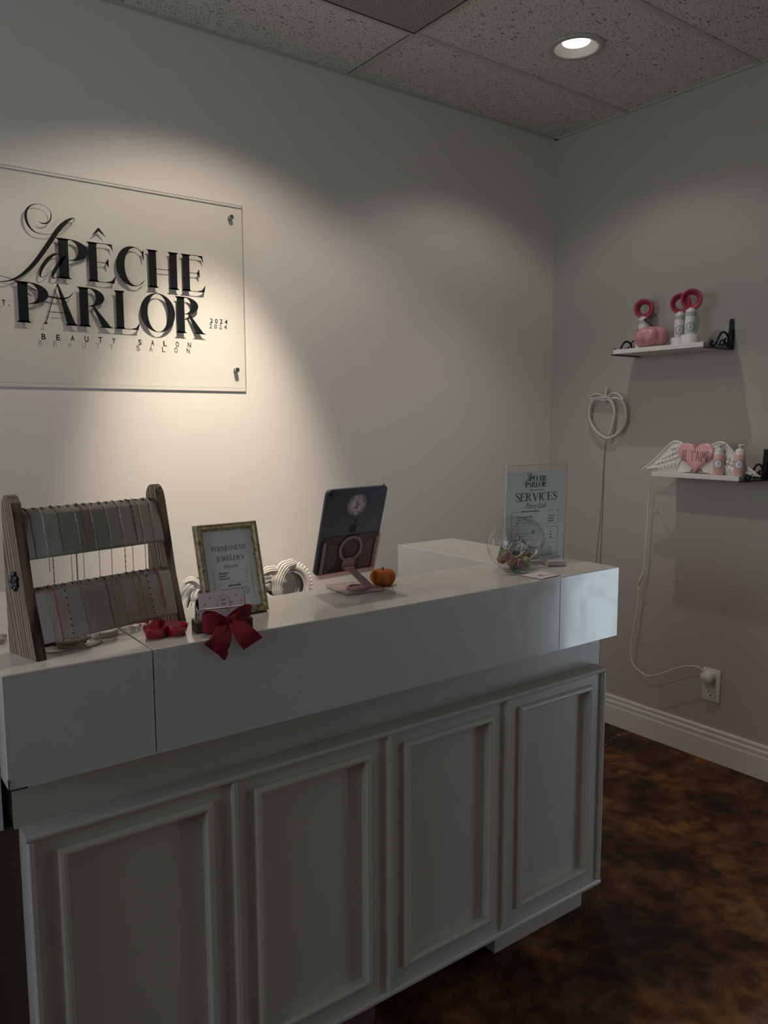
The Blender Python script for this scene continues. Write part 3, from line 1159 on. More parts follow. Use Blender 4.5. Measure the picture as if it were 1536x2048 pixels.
# panelled base
ZL = 0.742
YP, YM, YN = -1.3150, -1.327, -1.3030
mm = MB()
rails = [-2.786, -2.402, -2.012, -1.629, -1.238]
panels = [(-2.741, -2.449), (-2.356, -2.063), (-1.966, -1.677), (-1.580, -1.287)]
PZ0, PZ1 = 0.136, 0.700
xl, xr = -2.793, -1.232
# face frame around four recessed openings
mm.box((xl, YP, 0.082), (xr, -1.262, PZ0))
mm.box((xl, YP, PZ1), (xr, -1.262, ZL-0.004))
edges = [xl]+[v for p_ in panels for v in p_]+[xr]
for a, b in zip(edges[::2], edges[1::2]):
    mm.box((a, YP, PZ0), (b, -1.262, PZ1))
dpart(mm, 'face_frame', M['desk'])
mm = MB()
mm.box((xl+0.002, -1.2615, 0.085), (xr-0.002, -1.10, ZL-0.005))
mm.box((xl+0.002, -1.10, 0.085), (-2.585, YF, ZL-0.005))
mm.box((-1.43, -1.10, 0.085), (xr-0.002, YF, ZL-0.005))
dpart(mm, 'carcass', M['desk'])
# ledge moulding with rounded nose
mm = MB()
prof = [(0, 0), (0.009, 0.0), (0.0115, 0.003), (0.012, 0.007), (0.010, 0.0105), (0.008, 0.012), (0, 0.012)]
Tl = Matrix(((0, 0, 1, xl), (-1, 0, 0, YP), (0, 1, 0, ZL-0.012), (0, 0, 0, 1)))
mm.prism(prof, 0, xr-xl, Tl)
mm.box((xl, YP, ZL-0.0039), (xr, YR+0.001, ZL))
mm.box((xr-0.03, YR, ZL-0.0039), (xr, YF, ZL))
dpart(mm, 'ledge_moulding', M['desk'])
mm = MB()
prof2 = [(0, 0), (0.012, 0.002), (0.012, 0.009), (0.008, 0.014), (0, 0.014)]
Tl = Matrix(((0, 0, 1, xl), (-1, 0, 0, YP), (0, 1, 0, 0.082), (0, 0, 0, 1)))
mm.prism(prof2, 0, xr-xl, Tl)
dpart(mm, 'base_moulding', M['desk'])


def vrail(xc, wdt=0.013):
    q = MB()
    pr = [(-wdt/2, 0), (-wdt/2+0.001, 0.009), (-wdt/2+0.004, 0.0115), (wdt/2-0.004, 0.0115), (wdt/2-0.001, 0.009), (wdt/2, 0)]
    Tv = Matrix(((1, 0, 0, xc), (0, -1, 0, YP), (0, 0, 1, 0.096), (0, 0, 0, 1)))
    q.prism(pr, 0, ZL-0.012-0.096, Tv)
    dpart(q, 'vertical_rail', M['desk'])


for k, xr_ in enumerate(rails):
    vrail(xr_+(0 if 0 < k < 4 else 0))
for (a, b) in panels:
    q = MB()
    q.box((a-0.0005, YN, PZ0-0.0005), (b+0.0005, YN+0.004, PZ1+0.0005))
    pn = dpart(q, 'recessed_panel', M['desk'])
    # picture-frame moulding standing proud round the opening
    q = MB()
    pr = [(0.0, -0.004), (0.0, 0.005), (0.004, 0.0100), (0.009, 0.0115), (0.014, 0.010), (0.0165, 0.004), (0.0165, -0.036), (0.0, -0.036)]
    c4 = [(a-0.001, PZ0-0.001), (b+0.001, PZ0-0.001), (b+0.001, PZ1+0.001), (a-0.001, PZ1+0.001)]
    sg = [(1, 1), (-1, 1), (-1, -1), (1, -1)]
    vs, fs = [], []
    npf = len(pr)
    for (cx, cz), (sx, sz) in zip(c4, sg):
        for (d_, o_) in pr:
            vs.append((cx+sx*d_, YP-o_ if o_ > -0.03 else YN+0.0005, cz+sz*d_))
    for k in range(4):
        k2 = (k+1) % 4
        for i in range(npf):
            j = (i+1) % npf
            fs.append((k*npf+i, k2*npf+i, k2*npf+j, k*npf+j))
    q.add(vs, fs)
    dpart(q, 'panel_moulding', M['desk'])
q = MB()
q.box((-3.02, -1.274, 0.742), (-2.8178, YF, 1.0342))
dpart(q, 'side_wing', M['trim'], 'cream side wing beyond the left end')
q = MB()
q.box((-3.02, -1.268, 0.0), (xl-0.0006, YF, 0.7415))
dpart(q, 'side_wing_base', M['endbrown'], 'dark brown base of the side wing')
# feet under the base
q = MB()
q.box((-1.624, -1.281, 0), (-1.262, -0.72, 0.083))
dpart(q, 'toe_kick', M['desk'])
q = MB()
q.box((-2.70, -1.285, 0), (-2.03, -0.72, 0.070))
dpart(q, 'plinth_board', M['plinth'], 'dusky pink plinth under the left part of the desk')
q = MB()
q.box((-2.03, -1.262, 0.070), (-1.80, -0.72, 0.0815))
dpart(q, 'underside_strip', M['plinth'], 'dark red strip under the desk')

# ================================================================== WALL SIGN
PY0, PY1 = -0.0065, -0.0115        # back and front of the acrylic plate
SX0, SX1, SZ0, SZ1 = -2.640, -1.694, 1.5745, 2.2315
sign = thing('wall_sign', 'large clear acrylic wall sign with black serif and script lettering', 'sign', (-2.167, 0, 1.5745))
SO = Matrix.Translation((2.167, 0, -1.5745))
q = MB()
q.box((SX0, PY1, SZ0), (SX1, PY0, SZ1), SO)
plate = q.build('acrylic_plate', M['acrylic'], sign)
q = MB()
e_ = 0.0008
for a, b in (((SX0, SZ0-e_), (SX1, SZ0)), ((SX0, SZ1), (SX1, SZ1+e_)), ((SX0-e_, SZ0), (SX0, SZ1)), ((SX1, SZ0), (SX1+e_, SZ1))):
    q.box((a[0], PY1, a[1]), (b[0], PY0, b[1]), SO)
q.build('plate_edge', M['acrylic_edge'], plate, label='greyish polished edge')
q = MB()
TS = SO @ Matrix.Translation((0, -0.0116, 0)) @ TW
add_polys(q, LOGO, 0, 0.0006, TS)
q.build('wordmark', M['black'], sign, label='black high-contrast serif and script lettering')
q = MB()
d0, d1 = 0, 0.0006
word = 'BEAUTY SALON'
xa, xb = -2.4103, -1.907
for i, c_ in enumerate(word):
    if c_ != ' ':
        sans(q, c_, xa+0.006+(xb-xa-0.014)*i/(len(word)-1), 1.7130, 0.0182, d0, d1, TS, 'CENTER', width=0.0030 if c_ == 'I' else 0.0125)
q.build('tagline', M['black'], sign, label='thin widely spaced black capitals')
q = MB()
for i, c_ in enumerate('2024'):
    sans(q, c_, -1.8329+0.005+0.0191*i, 1.8045, 0.0165, d0, d1, TS, 'CENTER', width=0.0108)
q.build('year', M['black'], sign, label='small black year numerals')
q = MB()
for i, (c_, wd_) in enumerate((('E', .0105), ('S', .0115), ('T', .0115), ('.', .003))):
    sans(q, c_, (-2.562, -2.537, -2.5165, -2.5015)[i], 1.8105, 0.0165, d0, d1, TS, 'CENTER', width=wd_)
q.build('established_mark', M['black'], sign, label='small black capitals at the left')
for (x, z) in ((-1.741, 2.1854), (-1.7334+0.001, 1.6409), (-2.592, 2.1854), (-2.600, 1.6409)):
    T_ = SO @ Matrix.Translation((x, 0, z)) @ Matrix.Rotation(PI/2, 4, 'X')
    s_ = MB()
    s_.cyl(0.0085, 0.0, 0.0064, 24, T_)
    s_.cyl(0.0085, 0.0116, 0.0200, 24, T_, 0.0080)
    s_.build('standoff', M['steel'], sign)

# ================================================================== JEWELLERY RACK
RA = R(14.5)
RO = Vector((-2.752, -1.288, ZT))
RT = Matrix.Translation(RO) @ Matrix.Rotation(RA, 4, 'Z')
rack = thing('jewelry_rack', 'striped wood display rack with two padded grey bars holding chains', 'jewelry rack', RO, (0, 0, RA))
RW, RD, RH, TH = 0.318, 0.100, 0.287, 0.019
side = [(0.0, 0.0), (RD, 0.0), (RD, RH-0.022), (RD-0.003, RH-0.011), (RD-0.010, RH-0.003), (RD-0.019, RH), (RD-0.028, RH-0.004), (RD-0.036, RH-0.014), (RD-0.041, RH-0.03), (0.045, 0.185), (0.030, 0.105)]
side = [side[0]]+side[1:]
# local: x thickness; profile (y, z)
TP = Matrix(((0, 0, 1, 0), (1, 0, 0, 0), (0, 1, 0, 0), (0, 0, 0, 1)))
for x in (0, RW-TH):
    q = MB()
    q.prism(side, x, x+TH, TP, side_smooth=False)
    q.build('side_panel', M['rackwood'], rack, bevel=0.0012)


def fy(z):          # slope of the front edge
    return 0.060*z/0.265


def pad(z0, z1, y_off, material, nm, lab):
    xa, xb = TH, RW-TH
    r = 0.006
    th = 0.016
    ya, yb = fy(z0)+y_off, fy(z1)+y_off
    prof = [(ya+0.0010, z0), (ya-0.001, z0+0.003), (ya, z0+r), (yb, z1-r), (yb+0.002, z1-0.002), (yb+r, z1), (yb+r+0.011, z1+0.0065), (yb+r+0.016, z1+0.0062), (ya+th, z0)]
    q = MB()
    q.prism(prof, xa, xb, TP, side_smooth=True)
    o = q.build(nm, material, rack, label=lab)
    # slotted ledge along the top
    s_ = MB()
    n_ = 17
    for k in range(n_):
        xx = xa+0.010+(xb-xa-0.02)*k/(n_-1)
        s_.box((xx-0.0004, yb+r+0.0045, z1+0.0030), (xx+0.0004, yb+r+0.0158, z1+0.0074))
    s_.build('slot', M['slot'], o)
    return yb


ub = pad(0.172, 0.253, 0.002, M['pad'], 'upper_bar', 'dull grey-green padded bar')
lb_ = pad(0.026, 0.114, -0.001, M['padlow'], 'lower_bar', 'warm pale grey padded bar')
q = MB()
q.ball((-0.001, 0.062, 0.135), 0.008, 10, 6, (0.45, 1, 1.2))
for k in range(7):
    a = 2*PI*k/7
    q.ball((-0.0025, 0.062+0.0095*math.cos(a), 0.135+0.013*math.sin(a)), 0.0052, 8, 6, (0.6, 1, 1.1))
q.build('stone_rosette', M['gem'], rack, label='dark stone rosette set in the left side panel')


# chains: (bar, x across bar, material, bead material or None, bead spacing, front drop fraction, back hang or None, label)
def chain_mesh(bar, x, frontlen, back, r=0.00055, beads=None, beadr=0.0013, sp=0.006, skew=0.0, link=False):
    z0, z1, off = (0.172, 0.253, 0.002) if bar == 'u' else (0.026, 0.114, -0.001)
    yb = fy(z1)+off
    pts = []
    if back is not None:
        pts += [(x+back[1], yb+0.026, back[0]), (x+back[1]*0.6, yb+0.026, z1-0.03), (x, yb+0.0245, z1-0.004)]
    pts += [(x, yb+0.0225, z1+0.0072), (x, yb+0.012, z1+0.0062), (x+0.0005, yb+0.003, z1+0.0005), (x+0.001, yb-0.0010, z1-0.006)]
    n = 5
    for k in range(1, n+1):
        z = z1-0.006-(z1-0.006-z0)*k/n*frontlen if frontlen <= 1 else z1-0.006-(z1-0.006-z0)*k/n
        pts.append((x+0.001+skew*k/n+random.uniform(-.0006, .0006), fy(z)+off-0.0012, z))
    if frontlen > 1:
        z = pts[-1][2]
        ext = (frontlen-1)*0.08
        pts.append((x+0.001+skew, pts[-1][1]-0.001, max(z-ext, 0.002)))
    sp_pts = spline(pts, 5)
    q = MB()
    q.tube(sp_pts, r, 5)
    # walk along the polyline placing beads or links
    acc = 0.0
    nxt = sp if sp else 1
    for a, b in zip(sp_pts[:-1], sp_pts[1:]):
        a, b = Vector(a), Vector(b)
        L = (b-a).length
        while acc+L > nxt:
            t_ = (nxt-acc)/L
            p_ = a.lerp(b, t_)
            if link:
                d_ = (b-a).normalized()
                q.tube([p_-d_*0.0016, p_, p_+d_*0.0016], [r*1.1, r*1.9, r*1.1], 5)
            elif beads is not None:
                beads.ball(p_, beadr, 7, 5)
            nxt += sp
        acc += L
    return q


def put_chain(bar, x, fl, back, m_, label, bead=None, beadr=0.0013, sp=0.006, r=0.00055, skew=0.0, group=None):
    bd = MB() if bead else None
    q = chain_mesh(bar, x, fl, back, r, bd, beadr, sp if bead else 0.0042, skew, link=not bead)
    o = q.build('chain', m_, None)
    o.matrix_world = RT
    tag(o, label, 'chain', group or ('chains draped over the upper bar' if bar == 'u' else 'chains draped over the lower bar'))
    if bead:
        bd.build('bead_string', bead, o)
    return o


def ux(px):         # position along the upper bar
    return 0.020+(px-155)/(1195-155)*0.276


ordn = ['leftmost', 'second from left', 'third from left', 'fourth from left', 'fifth from left', 'sixth from left', 'seventh from left', 'eighth from left', 'ninth from left', 'tenth from left', 'eleventh from left', 'twelfth from left']
B0 = 0.080
upper = [
    (190, 0.98, (B0, 0.008), 'dkchain', None, 'dark twisted chain'),
    (275, 1.30, None, 'silver', None, 'fine pale chain'),
    (385, 0.90, (B0, 0.004), 'dkchain', 'pinkbead', 'chain with pink, white and black beads'),
    (515, 0.90, (B0, 0.006), 'silver', None, 'very fine pale chain'),
    (575, 0.93, (B0, 0.000), 'pinkbead', 'pinkbead', 'dull pink beaded strand'),
    (635, 0.98, (B0, -0.002), 'silver', None, 'bright silver chain'),
    (755, 0.98, (B0, 0.000), 'silver', None, 'silver rope chain'),
    (862, 1.00, (B0, -0.002), 'silver', None, 'faint silver chain'),
    (970, 0.92, (B0, 0.000), 'dkchain', 'blackbead', 'dark chain with small black beads'),
    (1030, 1.02, (B0, 0.002), 'silver', None, 'thick silver chain'),
    (1128, 1.02, (B0, 0.006), 'silver', None, 'silver paperclip chain'),
]
for k, (px, fl, bk, mn, bd, ds) in enumerate(upper):
    put_chain('u', ux(px), fl, bk, M[mn], '%s, %s on the upper bar' % (ds, ordn[k]), M[bd] if bd else None,
              0.0014 if bd == 'blackbead' else 0.0017, 0.011 if bd == 'blackbead' else (0.0035 if px == 575 else 0.013), 0.0007 if mn != 'silver' else 0.0006)


def lx(px):
    return 0.020+(px-268)/(1290-268)*0.276


lower = [
    (325, 0.95, 'gold', None, 0, 0, 'faint gold chain'),
    (380, 1.02, 'coral', 'coral', .0019, .0042, 'coral red beaded strand'),
    (455, 1.0, 'gold', 'blackbead', .0016, .013, 'gold chain with spaced dark beads'),
    (570, 1.15, 'coral', 'pinkbead', .0012, .0032, 'fine pinkish red beaded strand'),
    (640, 1.1, 'gold', None, 0, 0, 'pale gold chain'),
    (765, 0.97, 'dkchain', None, 0, 0, 'very thin dull chain'),
    (815, 0.98, 'gold', None, 0, 0, 'thin gold chain'),
    (875, 0.98, 'gold', 'coral', .0013, .009, 'gold chain with small red and black beads'),
    (985, 0.96, 'gold', None, 0, 0, 'hair-thin gold chain'),
    (1035, 1.15, 'gold', 'gold', .0012, .0034, 'bright gold chain'),
    (1095, 0.93, 'silver', 'blackbead', .0016, .0125, 'pale chain with evenly spaced black beads'),
    (1195, 0.80, 'pinkbead', 'coral', .0018, .004, 'pinkish coral beaded strand'),
]
for k, (px, fl, mn, bd, br_, sp_, ds) in enumerate(lower):
    put_chain('l', lx(px), fl, None, M[mn], '%s, %s on the lower bar' % (ds, ordn[k]), M[bd] if bd else None, br_ or .0013, sp_ or .006, 0.00045, 0.002)


def on_rack(x, y, z=0.0):
    return RT @ Vector((x, y, z))


# loose bits on the counter under the rack
q = MB()
q.lathe([(0.0150, 0.0), (0.0275, 0.0), (0.0285, 0.002), (0.0285, 0.010), (0.0265, 0.012), (0.016, 0.012), (0.0150, 0.010)], 36, close=True)
o = q.build('tape_roll', M['white_plastic'], None, loc=(-2.606, -1.180, ZT))
tag(o, 'round white ring spool lying flat under the rack', 'spool')
q = MB()
rnd = random.Random(5)
q2 = []
for k in range(90):
    a = k*0.9
    rr_ = 0.018+0.006*math.sin(k*0.37)
    q2.append((rr_*1.25*math.cos(a), rr_*0.8*math.sin(a), 0.0035+0.010*abs(math.sin(k*0.21))))
q.tube(spline(q2, 3), 0.0019, 6)
o = q.build('cord_bundle', M['cream'], None, loc=(-2.672, -1.222, ZT))
tag(o, 'cream braided cord bundled on the counter under the rack', 'cord')
q = MB()
q.tube(spline([(-2.735, -1.235, ZT+0.0015), (-2.71, -1.252, ZT+0.0013), (-2.68, -1.25, ZT+0.0013), (-2.645, -1.248, ZT+0.0013), (-2.622, -1.228, ZT+0.0013), (-2.63, -1.20, ZT+0.0013)], 5), 0.0011, 6)
tag(q.build('cord', M['cream'], None), 'thin cream cord lying beside the bundle under the rack', 'cord')
q = MB()
for k in range(7):
    bx_, by_ = -0.02+0.0065*k+rnd.uniform(-.003, .003), rnd.uniform(-.010, .010)
    q.ball((bx_, by_, 0.006+rnd.uniform(0, .004)), 0.008, 8, 6, (1.2, 0.9, 0.7))
tag(q.build('organza_pouch', M['cream'], None, loc=(-2.790, -1.115, ZT)), 'pale crumpled pouch behind the left side of the rack', 'pouch')
q = MB()
for k in range(46):
    a = k*0.62
    q.ball((0.026*math.cos(a)*(0.6+0.4*math.sin(k*0.5)), 0.014*math.sin(a), 0.003+0.006*abs(math.sin(k*0.9))), 0.0025, 7, 5)
tag(q.build('bead_tangle', M['coral'], None, loc=(-2.500, -1.150, ZT)), 'tangled string of red beads behind the red dish', 'beads')
q = MB()
q2 = [(0.030*math.cos(k*0.8)*(0.7+0.3*math.cos(k*0.31)), 0.014*math.sin(k*0.8), 0.0025+0.009*abs(math.sin(k*0.37))) for k in range(60)]
q.tube(spline(q2, 3), 0.0012, 5)
tag(q.build('chain_tangle', M['silver'], None, loc=(-2.552, -1.150, ZT)), 'tangled silver chain between the spool and the red beads', 'chain')
q = MB()
q2 = [(0.028*math.cos(k*0.7)*(0.7+0.3*math.sin(k*0.4)), 0.012*math.sin(k*0.7), 0.002+0.006*abs(math.sin(k*0.5))) for k in range(50)]
q.tube(spline(q2, 3), 0.0016, 5)
tag(q.build('chain_tangle', M['dkchain'], None, loc=(-2.705, -1.195, ZT)), 'dark tangled chain under the left end of the rack', 'chain')

# ================================================================== RED HEART DISH
hp = []
for k in range(64):
    t_ = 2*PI*k/64
    hx = 16*math.sin(t_)**3
    hy = 13*math.cos(t_)-5*math.cos(2*t_)-2*math.cos(3*t_)-math.cos(4*t_)
    hp.append((hx/17, hy/17))
# lobes face the camera side, point away
q = MB()
prof = [(0.0, 0.0018), (0.72, 0.0018), (0.80, 0.006), (0.955, 0.021), (1.0, 0.022), (0.99, 0.0195), (0.86, 0.0), (0.0, 0.0)]
n_ = len(hp)
vs = []
for (s_, z) in prof:
    for (a, b) in hp:
        vs.append((a*s_*0.0465, -(b*s_+0.1)*0.040, z))
fs = []
for i in range(len(prof)-1):
    for k in range(n_):
        k2 = (k+1) % n_
        fs.append((i*n_+k, i*n_+k2, (i+1)*n_+k2, (i+1)*n_+k))
q.add(vs, fs, True)
o = q.build('trinket_dish', M['red'], None, loc=(-2.508, -1.250, ZT))
o.rotation_euler = (0, 0, R(-8))
tag(o, 'glossy red heart-shaped dish beside the jewelry rack', 'dish')

# ================================================================== GILT PICTURE FRAME
FRM = thing('picture_frame', 'antique gold frame with the Permanent Jewelery price list', 'picture frame', (-2.325, -1.2033, ZT+0.0038), (R(-15.6), 0, R(0.3)))
W_, H_ = 0.1446, 0.1994
q = MB()
pr = [(0.0, 0.014), (0.0, -0.001), (0.002, -0.0035), (0.005, -0.0025), (0.0085, -0.0045), (0.011, -0.002), (0.0125, 0.001), (0.0145, 0.0005), (0.0155, 0.004), (0.0155, 0.014)]
c4 = [(-W_/2, 0), (W_/2, 0), (W_/2, H_), (-W_/2, H_)]
vs, fs = [], []
for (cx, cz), (sx, sz) in zip(c4, sg):
    for (d_, o_) in pr:
        vs.append((cx+sx*d_, o_, cz+sz*d_))
for k in range(4):
    k2 = (k+1) % 4
    for i in range(len(pr)):
        j = (i+1) % len(pr)
        fs.append((k*len(pr)+i, k2*len(pr)+i, k2*len(pr)+j, k*len(pr)+j))
q.add(vs, fs)
q.build('frame', M['gilt'], FRM)
q = MB()
q.box((-W_/2+0.0155, 0.0050, 0.0155), (W_/2-0.0155, 0.0070, H_-0.0155))
pp = q.build('price_sheet', M['paper'], FRM)
q = MB()
q.box((-W_/2+0.008, 0.0075, 0.008), (W_/2-0.008, 0.013, H_-0.008))
q.build('backing', M['black'], FRM)
q = MB()
q.add([(-0.052, 0.014, 0.002), (-0.030, 0.014, 0.12), (-0.028, 0.017, 0.12), (-0.050, 0.060, 0.0140), (-0.078, 0.052, 0.0118), (-0.074, 0.040, 0.045)], [(0, 1, 5), (0, 5, 4), (1, 2, 5), (2, 3, 5), (3, 4, 5), (0, 4, 3, 2, 1)])
q.build('easel_back', M['black'], FRM, label='black easel strut showing at the left')
q = MB()
TF = Matrix.Translation((0, 0.0050, 0)) @ TW
d0, d1 = 0.0, 0.00025
for s_, x0_, x1_, y0_, y1_ in (('PERMANENT', -0.040, 0.042, 0.1400, 0.1505), ('JEWELERY', -0.032, 0.035, 0.1180, 0.1285)):
    P_, wd = text_polys(s_, 0.10, 0.035, 0.02)
    add_polys(q, fit_polys(P_, x0_, x1_, y0_, y1_, wd), d0, d1, TF)
P_, wd = text_polys('Price List', fn=italic)
add_polys(q, fit_polys(shear(P_, 0.45), -0.018, 0.018, 0.1020, 0.1095, wd+0.3), d0, d1, TF)
sans(q, '- BRACELET', -0.033, 0.0900, 0.0034, d0, d1, TF)
sans(q, '- ANKLET', -0.033, 0.0840, 0.0034, d0, d1, TF)
sans(q, '- NECKLACE', -0.033, 0.0780, 0.0034, d0, d1, TF)
sans(q, 'How it works', 0.002, 0.0620, 0.0050, d0, d1, TF, 'CENTER', width=0.030, shear_=0.4)
for (a, b, c_, d) in ((-0.044, 0.096, -0.024, 0.0963), (0.024, 0.096, 0.046, 0.0963), (-0.044, 0.070, 0.046, 0.0703), (-0.044, 0.070, -0.0437, 0.096), (0.0457, 0.070, 0.046, 0.096),
                      (-0.044, 0.066, -0.018, 0.0663), (0.020, 0.066, 0.046, 0.0663), (-0.044, 0.030, 0.046, 0.0303), (-0.044, 0.030, -0.0437, 0.066), (0.0457, 0.030, 0.046, 0.066)):
    q.box((a, b, d0), (c_, d, d1), TF)
bars(q, [(0.0905, 0.032, 0.037), (0.0845, 0.031, 0.037), (0.0785, 0.032, 0.037), (0.0560, -0.030, 0.034), (0.0515, -0.036, 0.038), (0.0470, -0.036, 0.038), (0.0425, -0.030, 0.034), (0.0380, -0.020, 0.024)], TF, d0, d1, 0.0011)
q.build('lettering', M['ink'], pp)

# ================================================================== CARD HOLDER WITH BOW
CH = thing('card_holder', 'walnut block card holder with wire frame tied with a crimson bow', 'card holder', (-2.4010, -1.2960, ZT), (0, 0, R(-11.5)))
CW = 0.114
q = MB()
q.rbox((-CW/2, 0, 0), (CW/2, 0.046, 0.021), 0.0012)
q.build('wood_block', M['walnut'], CH)
q = MB()
wr = 0.0013
for dy, zt in ((0.010, 0.045), (0.032, 0.062)):
    q.tube(spline([(-0.050, dy, 0.0205), (-0.051, dy, zt*0.6), (-0.050, dy, zt-0.004), (-0.046, dy, zt), (-0.01, dy, zt), (0.03, dy, zt), (0.046, dy, zt), (0.050, dy, zt-0.004), (0.051, dy, zt*0.6), (0.050, dy, 0.0205)], 5), wr, 8)
q.tube([(-0.0505, 0.010, 0.038), (-0.0505, 0.032, 0.050)], wr, 6)
q.tube([(0.0505, 0.010, 0.038), (0.0505, 0.032, 0.050)], wr, 6)
q.build('wire_frame', M['silver'], CH)


def cloth(pts_a, pts_b, material, name, parent, amp=0.0022, fr_=9, loc=None, thick=0.0007, seed=1):
    """ruffled strip between two edge polylines"""
    A = spline(pts_a, 8)
    Bq = spline(pts_b, 8)
    nn = min(len(A), len(Bq))
    mc = 10
    rn = random.Random(seed)
    ph = rn.uniform(0, 6)
    vs, fs = [], []
    for i in range(nn):
        a, b = Vector(A[i]), Vector(Bq[i])
        for j in range(mc+1):
            t = j/mc
            p_ = a.lerp(b, t)
            wv = amp*math.sin(fr_*t+ph+i*0.25)*math.sin(PI*min(1, i/nn*2+0.15))
            jit = rn.uniform(-.0012, .0012) if i == nn-1 else 0
            vs.append((p_.x+jit*0.5, p_.y+wv, p_.z+jit))
    for i in range(nn-1):
        for j in range(mc):
            k = i*(mc+1)+j
            fs.append((k, k+1, k+mc+2, k+mc+1))
    q_ = MB()
    q_.add(vs, fs, True)
    o_ = q_.build(name, material, parent)
    md = o_.modifiers.new('solid', 'SOLIDIFY')
    md.thickness = thick
    return o_


bow = thing('ribbon_bow', 'crimson frayed fabric bow tied on the card holder and hanging over the counter edge', 'bow', (-2.4010, -1.2960, ZT), (0, 0, R(-11.5)))
# loops (front and back leaves), knot, tails
cloth([(0.000, -0.014, 0.030), (-0.018, -0.024, 0.042), (-0.036, -0.020, 0.044), (-0.047, -0.012, 0.040)], [(0.000, -0.014, 0.014), (-0.018, -0.026, 0.006), (-0.036, -0.022, 0.002), (-0.047, -0.012, 0.006)], M['bow'], 'loop', bow, seed=2)
cloth([(-0.047, -0.012, 0.040), (-0.040, -0.006, 0.046), (-0.02, -0.004, 0.042), (0.0, -0.008, 0.030)], [(-0.047, -0.012, 0.006), (-0.04, -0.006, 0.004), (-0.02, -0.004, 0.010), (0.0, -0.008, 0.014)], M['bow'], 'loop', bow, seed=3)
cloth([(0.002, -0.014, 0.030), (0.018, -0.024, 0.040), (0.036, -0.020, 0.048), (0.052, -0.012, 0.050)], [(0.002, -0.014, 0.014), (0.018, -0.026, 0.008), (0.034, -0.022, 0.014), (0.050, -0.012, 0.034)], M['bow'], 'loop', bow, seed=4)
cloth([(0.052, -0.012, 0.050), (0.044, -0.006, 0.052), (0.022, -0.004, 0.044), (0.002, -0.008, 0.030)], [(0.050, -0.012, 0.034), (0.040, -0.006, 0.018), (0.02, -0.004, 0.010), (0.002, -0.008, 0.014)], M['bow'], 'loop', bow, seed=5)
cloth([(-0.004, -0.018, 0.026), (-0.024, -0.034, 0.018), (-0.042, -0.054, 0.004), (-0.056, -0.061, -0.003)], [(0.006, -0.018, 0.014), (0.004, -0.034, 0.004), (-0.002, -0.052, -0.010), (-0.010, -0.058, -0.024)], M['bow'], 'tail', bow, seed=6)
cloth([(-0.056, -0.061, -0.003), (-0.044, -0.060, -0.016), (-0.030, -0.059, -0.028), (-0.020, -0.058, -0.040)], [(-0.010, -0.058, -0.024), (-0.009, -0.058, -0.028), (-0.011, -0.058, -0.034), (-0.015, -0.058, -0.042)], M['bow'], 'tail', bow, seed=6)
cloth([(0.000, -0.018, 0.018), (0.004, -0.034, 0.006), (0.012, -0.052, -0.012), (0.022, -0.055, -0.027)], [(0.012, -0.018, 0.028), (0.028, -0.030, 0.024), (0.046, -0.046, 0.010), (0.062, -0.050, -0.008)], M['bow'], 'tail', bow, seed=7)
q = MB()
q.ball((0.001, -0.016, 0.022), 0.011, 12, 8, (0.8, 0.6, 1.0))
q.build('knot', M['bow'], bow)

# cards standing in the holder
for k in range(5):
    yy = 0.013+k*0.0035
    c_o = thing('appointment_card', ['front blush card with red dots and a round stamp in the wire holder', 'blush card second from the front in the wire holder', 'blush card third from the front in the wire holder', 'blush card fourth from the front in the wire holder', 'rearmost blush card in the wire holder'][k],
                'card', (0, 0, 0), (0, 0, 0), 'cards in the wire holder')
    c_o.matrix_world = Matrix.Translation((-2.4010, -1.2960, ZT)) @ Matrix.Rotation(R(-11.5), 4, 'Z') @ Matrix.Translation((0, yy, 0.0225)) @ Matrix.Rotation(R(-12), 4, 'X')
    q = MB()
    q.box((-0.0445, 0, 0), (0.0445, 0.0004, 0.051))
    sh = q.build('card_sheet', M['cardpaper'], c_o)
    if k == 0:
        q = MB()
        TC = Matrix.Translation((0, -0.00005, 0)) @ TW
        add_polys(q, [[(0.0125*math.cos(a)*1.0+0.003, 0.0285+0.0165*math.sin(a)) for a in [2*PI*i/28 for i in range(28)]]], 0, 0.0001, TC)
        q.build('stamp_ground', M['cardpaper'], sh)
        q = MB()
        add_polys(q, arcpoly(0.003, 0.0285, 0.0135, 0.0175, 0.0130, 0.0170, 0, 360, 36), 0.0001, 0.0003, TC)
        sans(q, "LET'S", 0.003, 0.0350, 0.0042, 0.0001, 0.0003, TC, 'CENTER', width=0.0095)
        sans(q, 'Get', 0.003, 0.0270, 0.0040, 0.0001, 0.0003, TC, 'CENTER', width=0.009, shear_=0.5)
        sans(q, 'LINKED', 0.003, 0.0190, 0.0042, 0.0001, 0.0003, TC, 'CENTER', width=0.0165)
        q.build('lettering', M['ink'], sh)
        for (a, b) in ((-0.024, 0.043), (0.028, 0.044), (-0.036, 0.030), (0.0195, 0.031), (0.0395, 0.032)):
            q = MB()
            q.cyl(0.0015, 0.0, 0.0003, 10, TC @ Matrix.Translation((a, b, 0)))
            q.build('dot_print', M['rose'], sh)

# ================================================================== TABLET ON STAND
TB = Matrix.Translation((-1.999, -1.120, 1.082)) @ Matrix.Rotation(R(1.6), 4, 'Z') @ Matrix.Rotation(R(18.2), 4, 'X') @ Matrix.Rotation(R(-1.2), 4, 'Y')
tab = thing('tablet', 'grey tablet seen from behind with a round salon sticker', 'tablet')
tab.matrix_world = TB
TWd, THt, TTk = 0.178, 0.2215, 0.0072


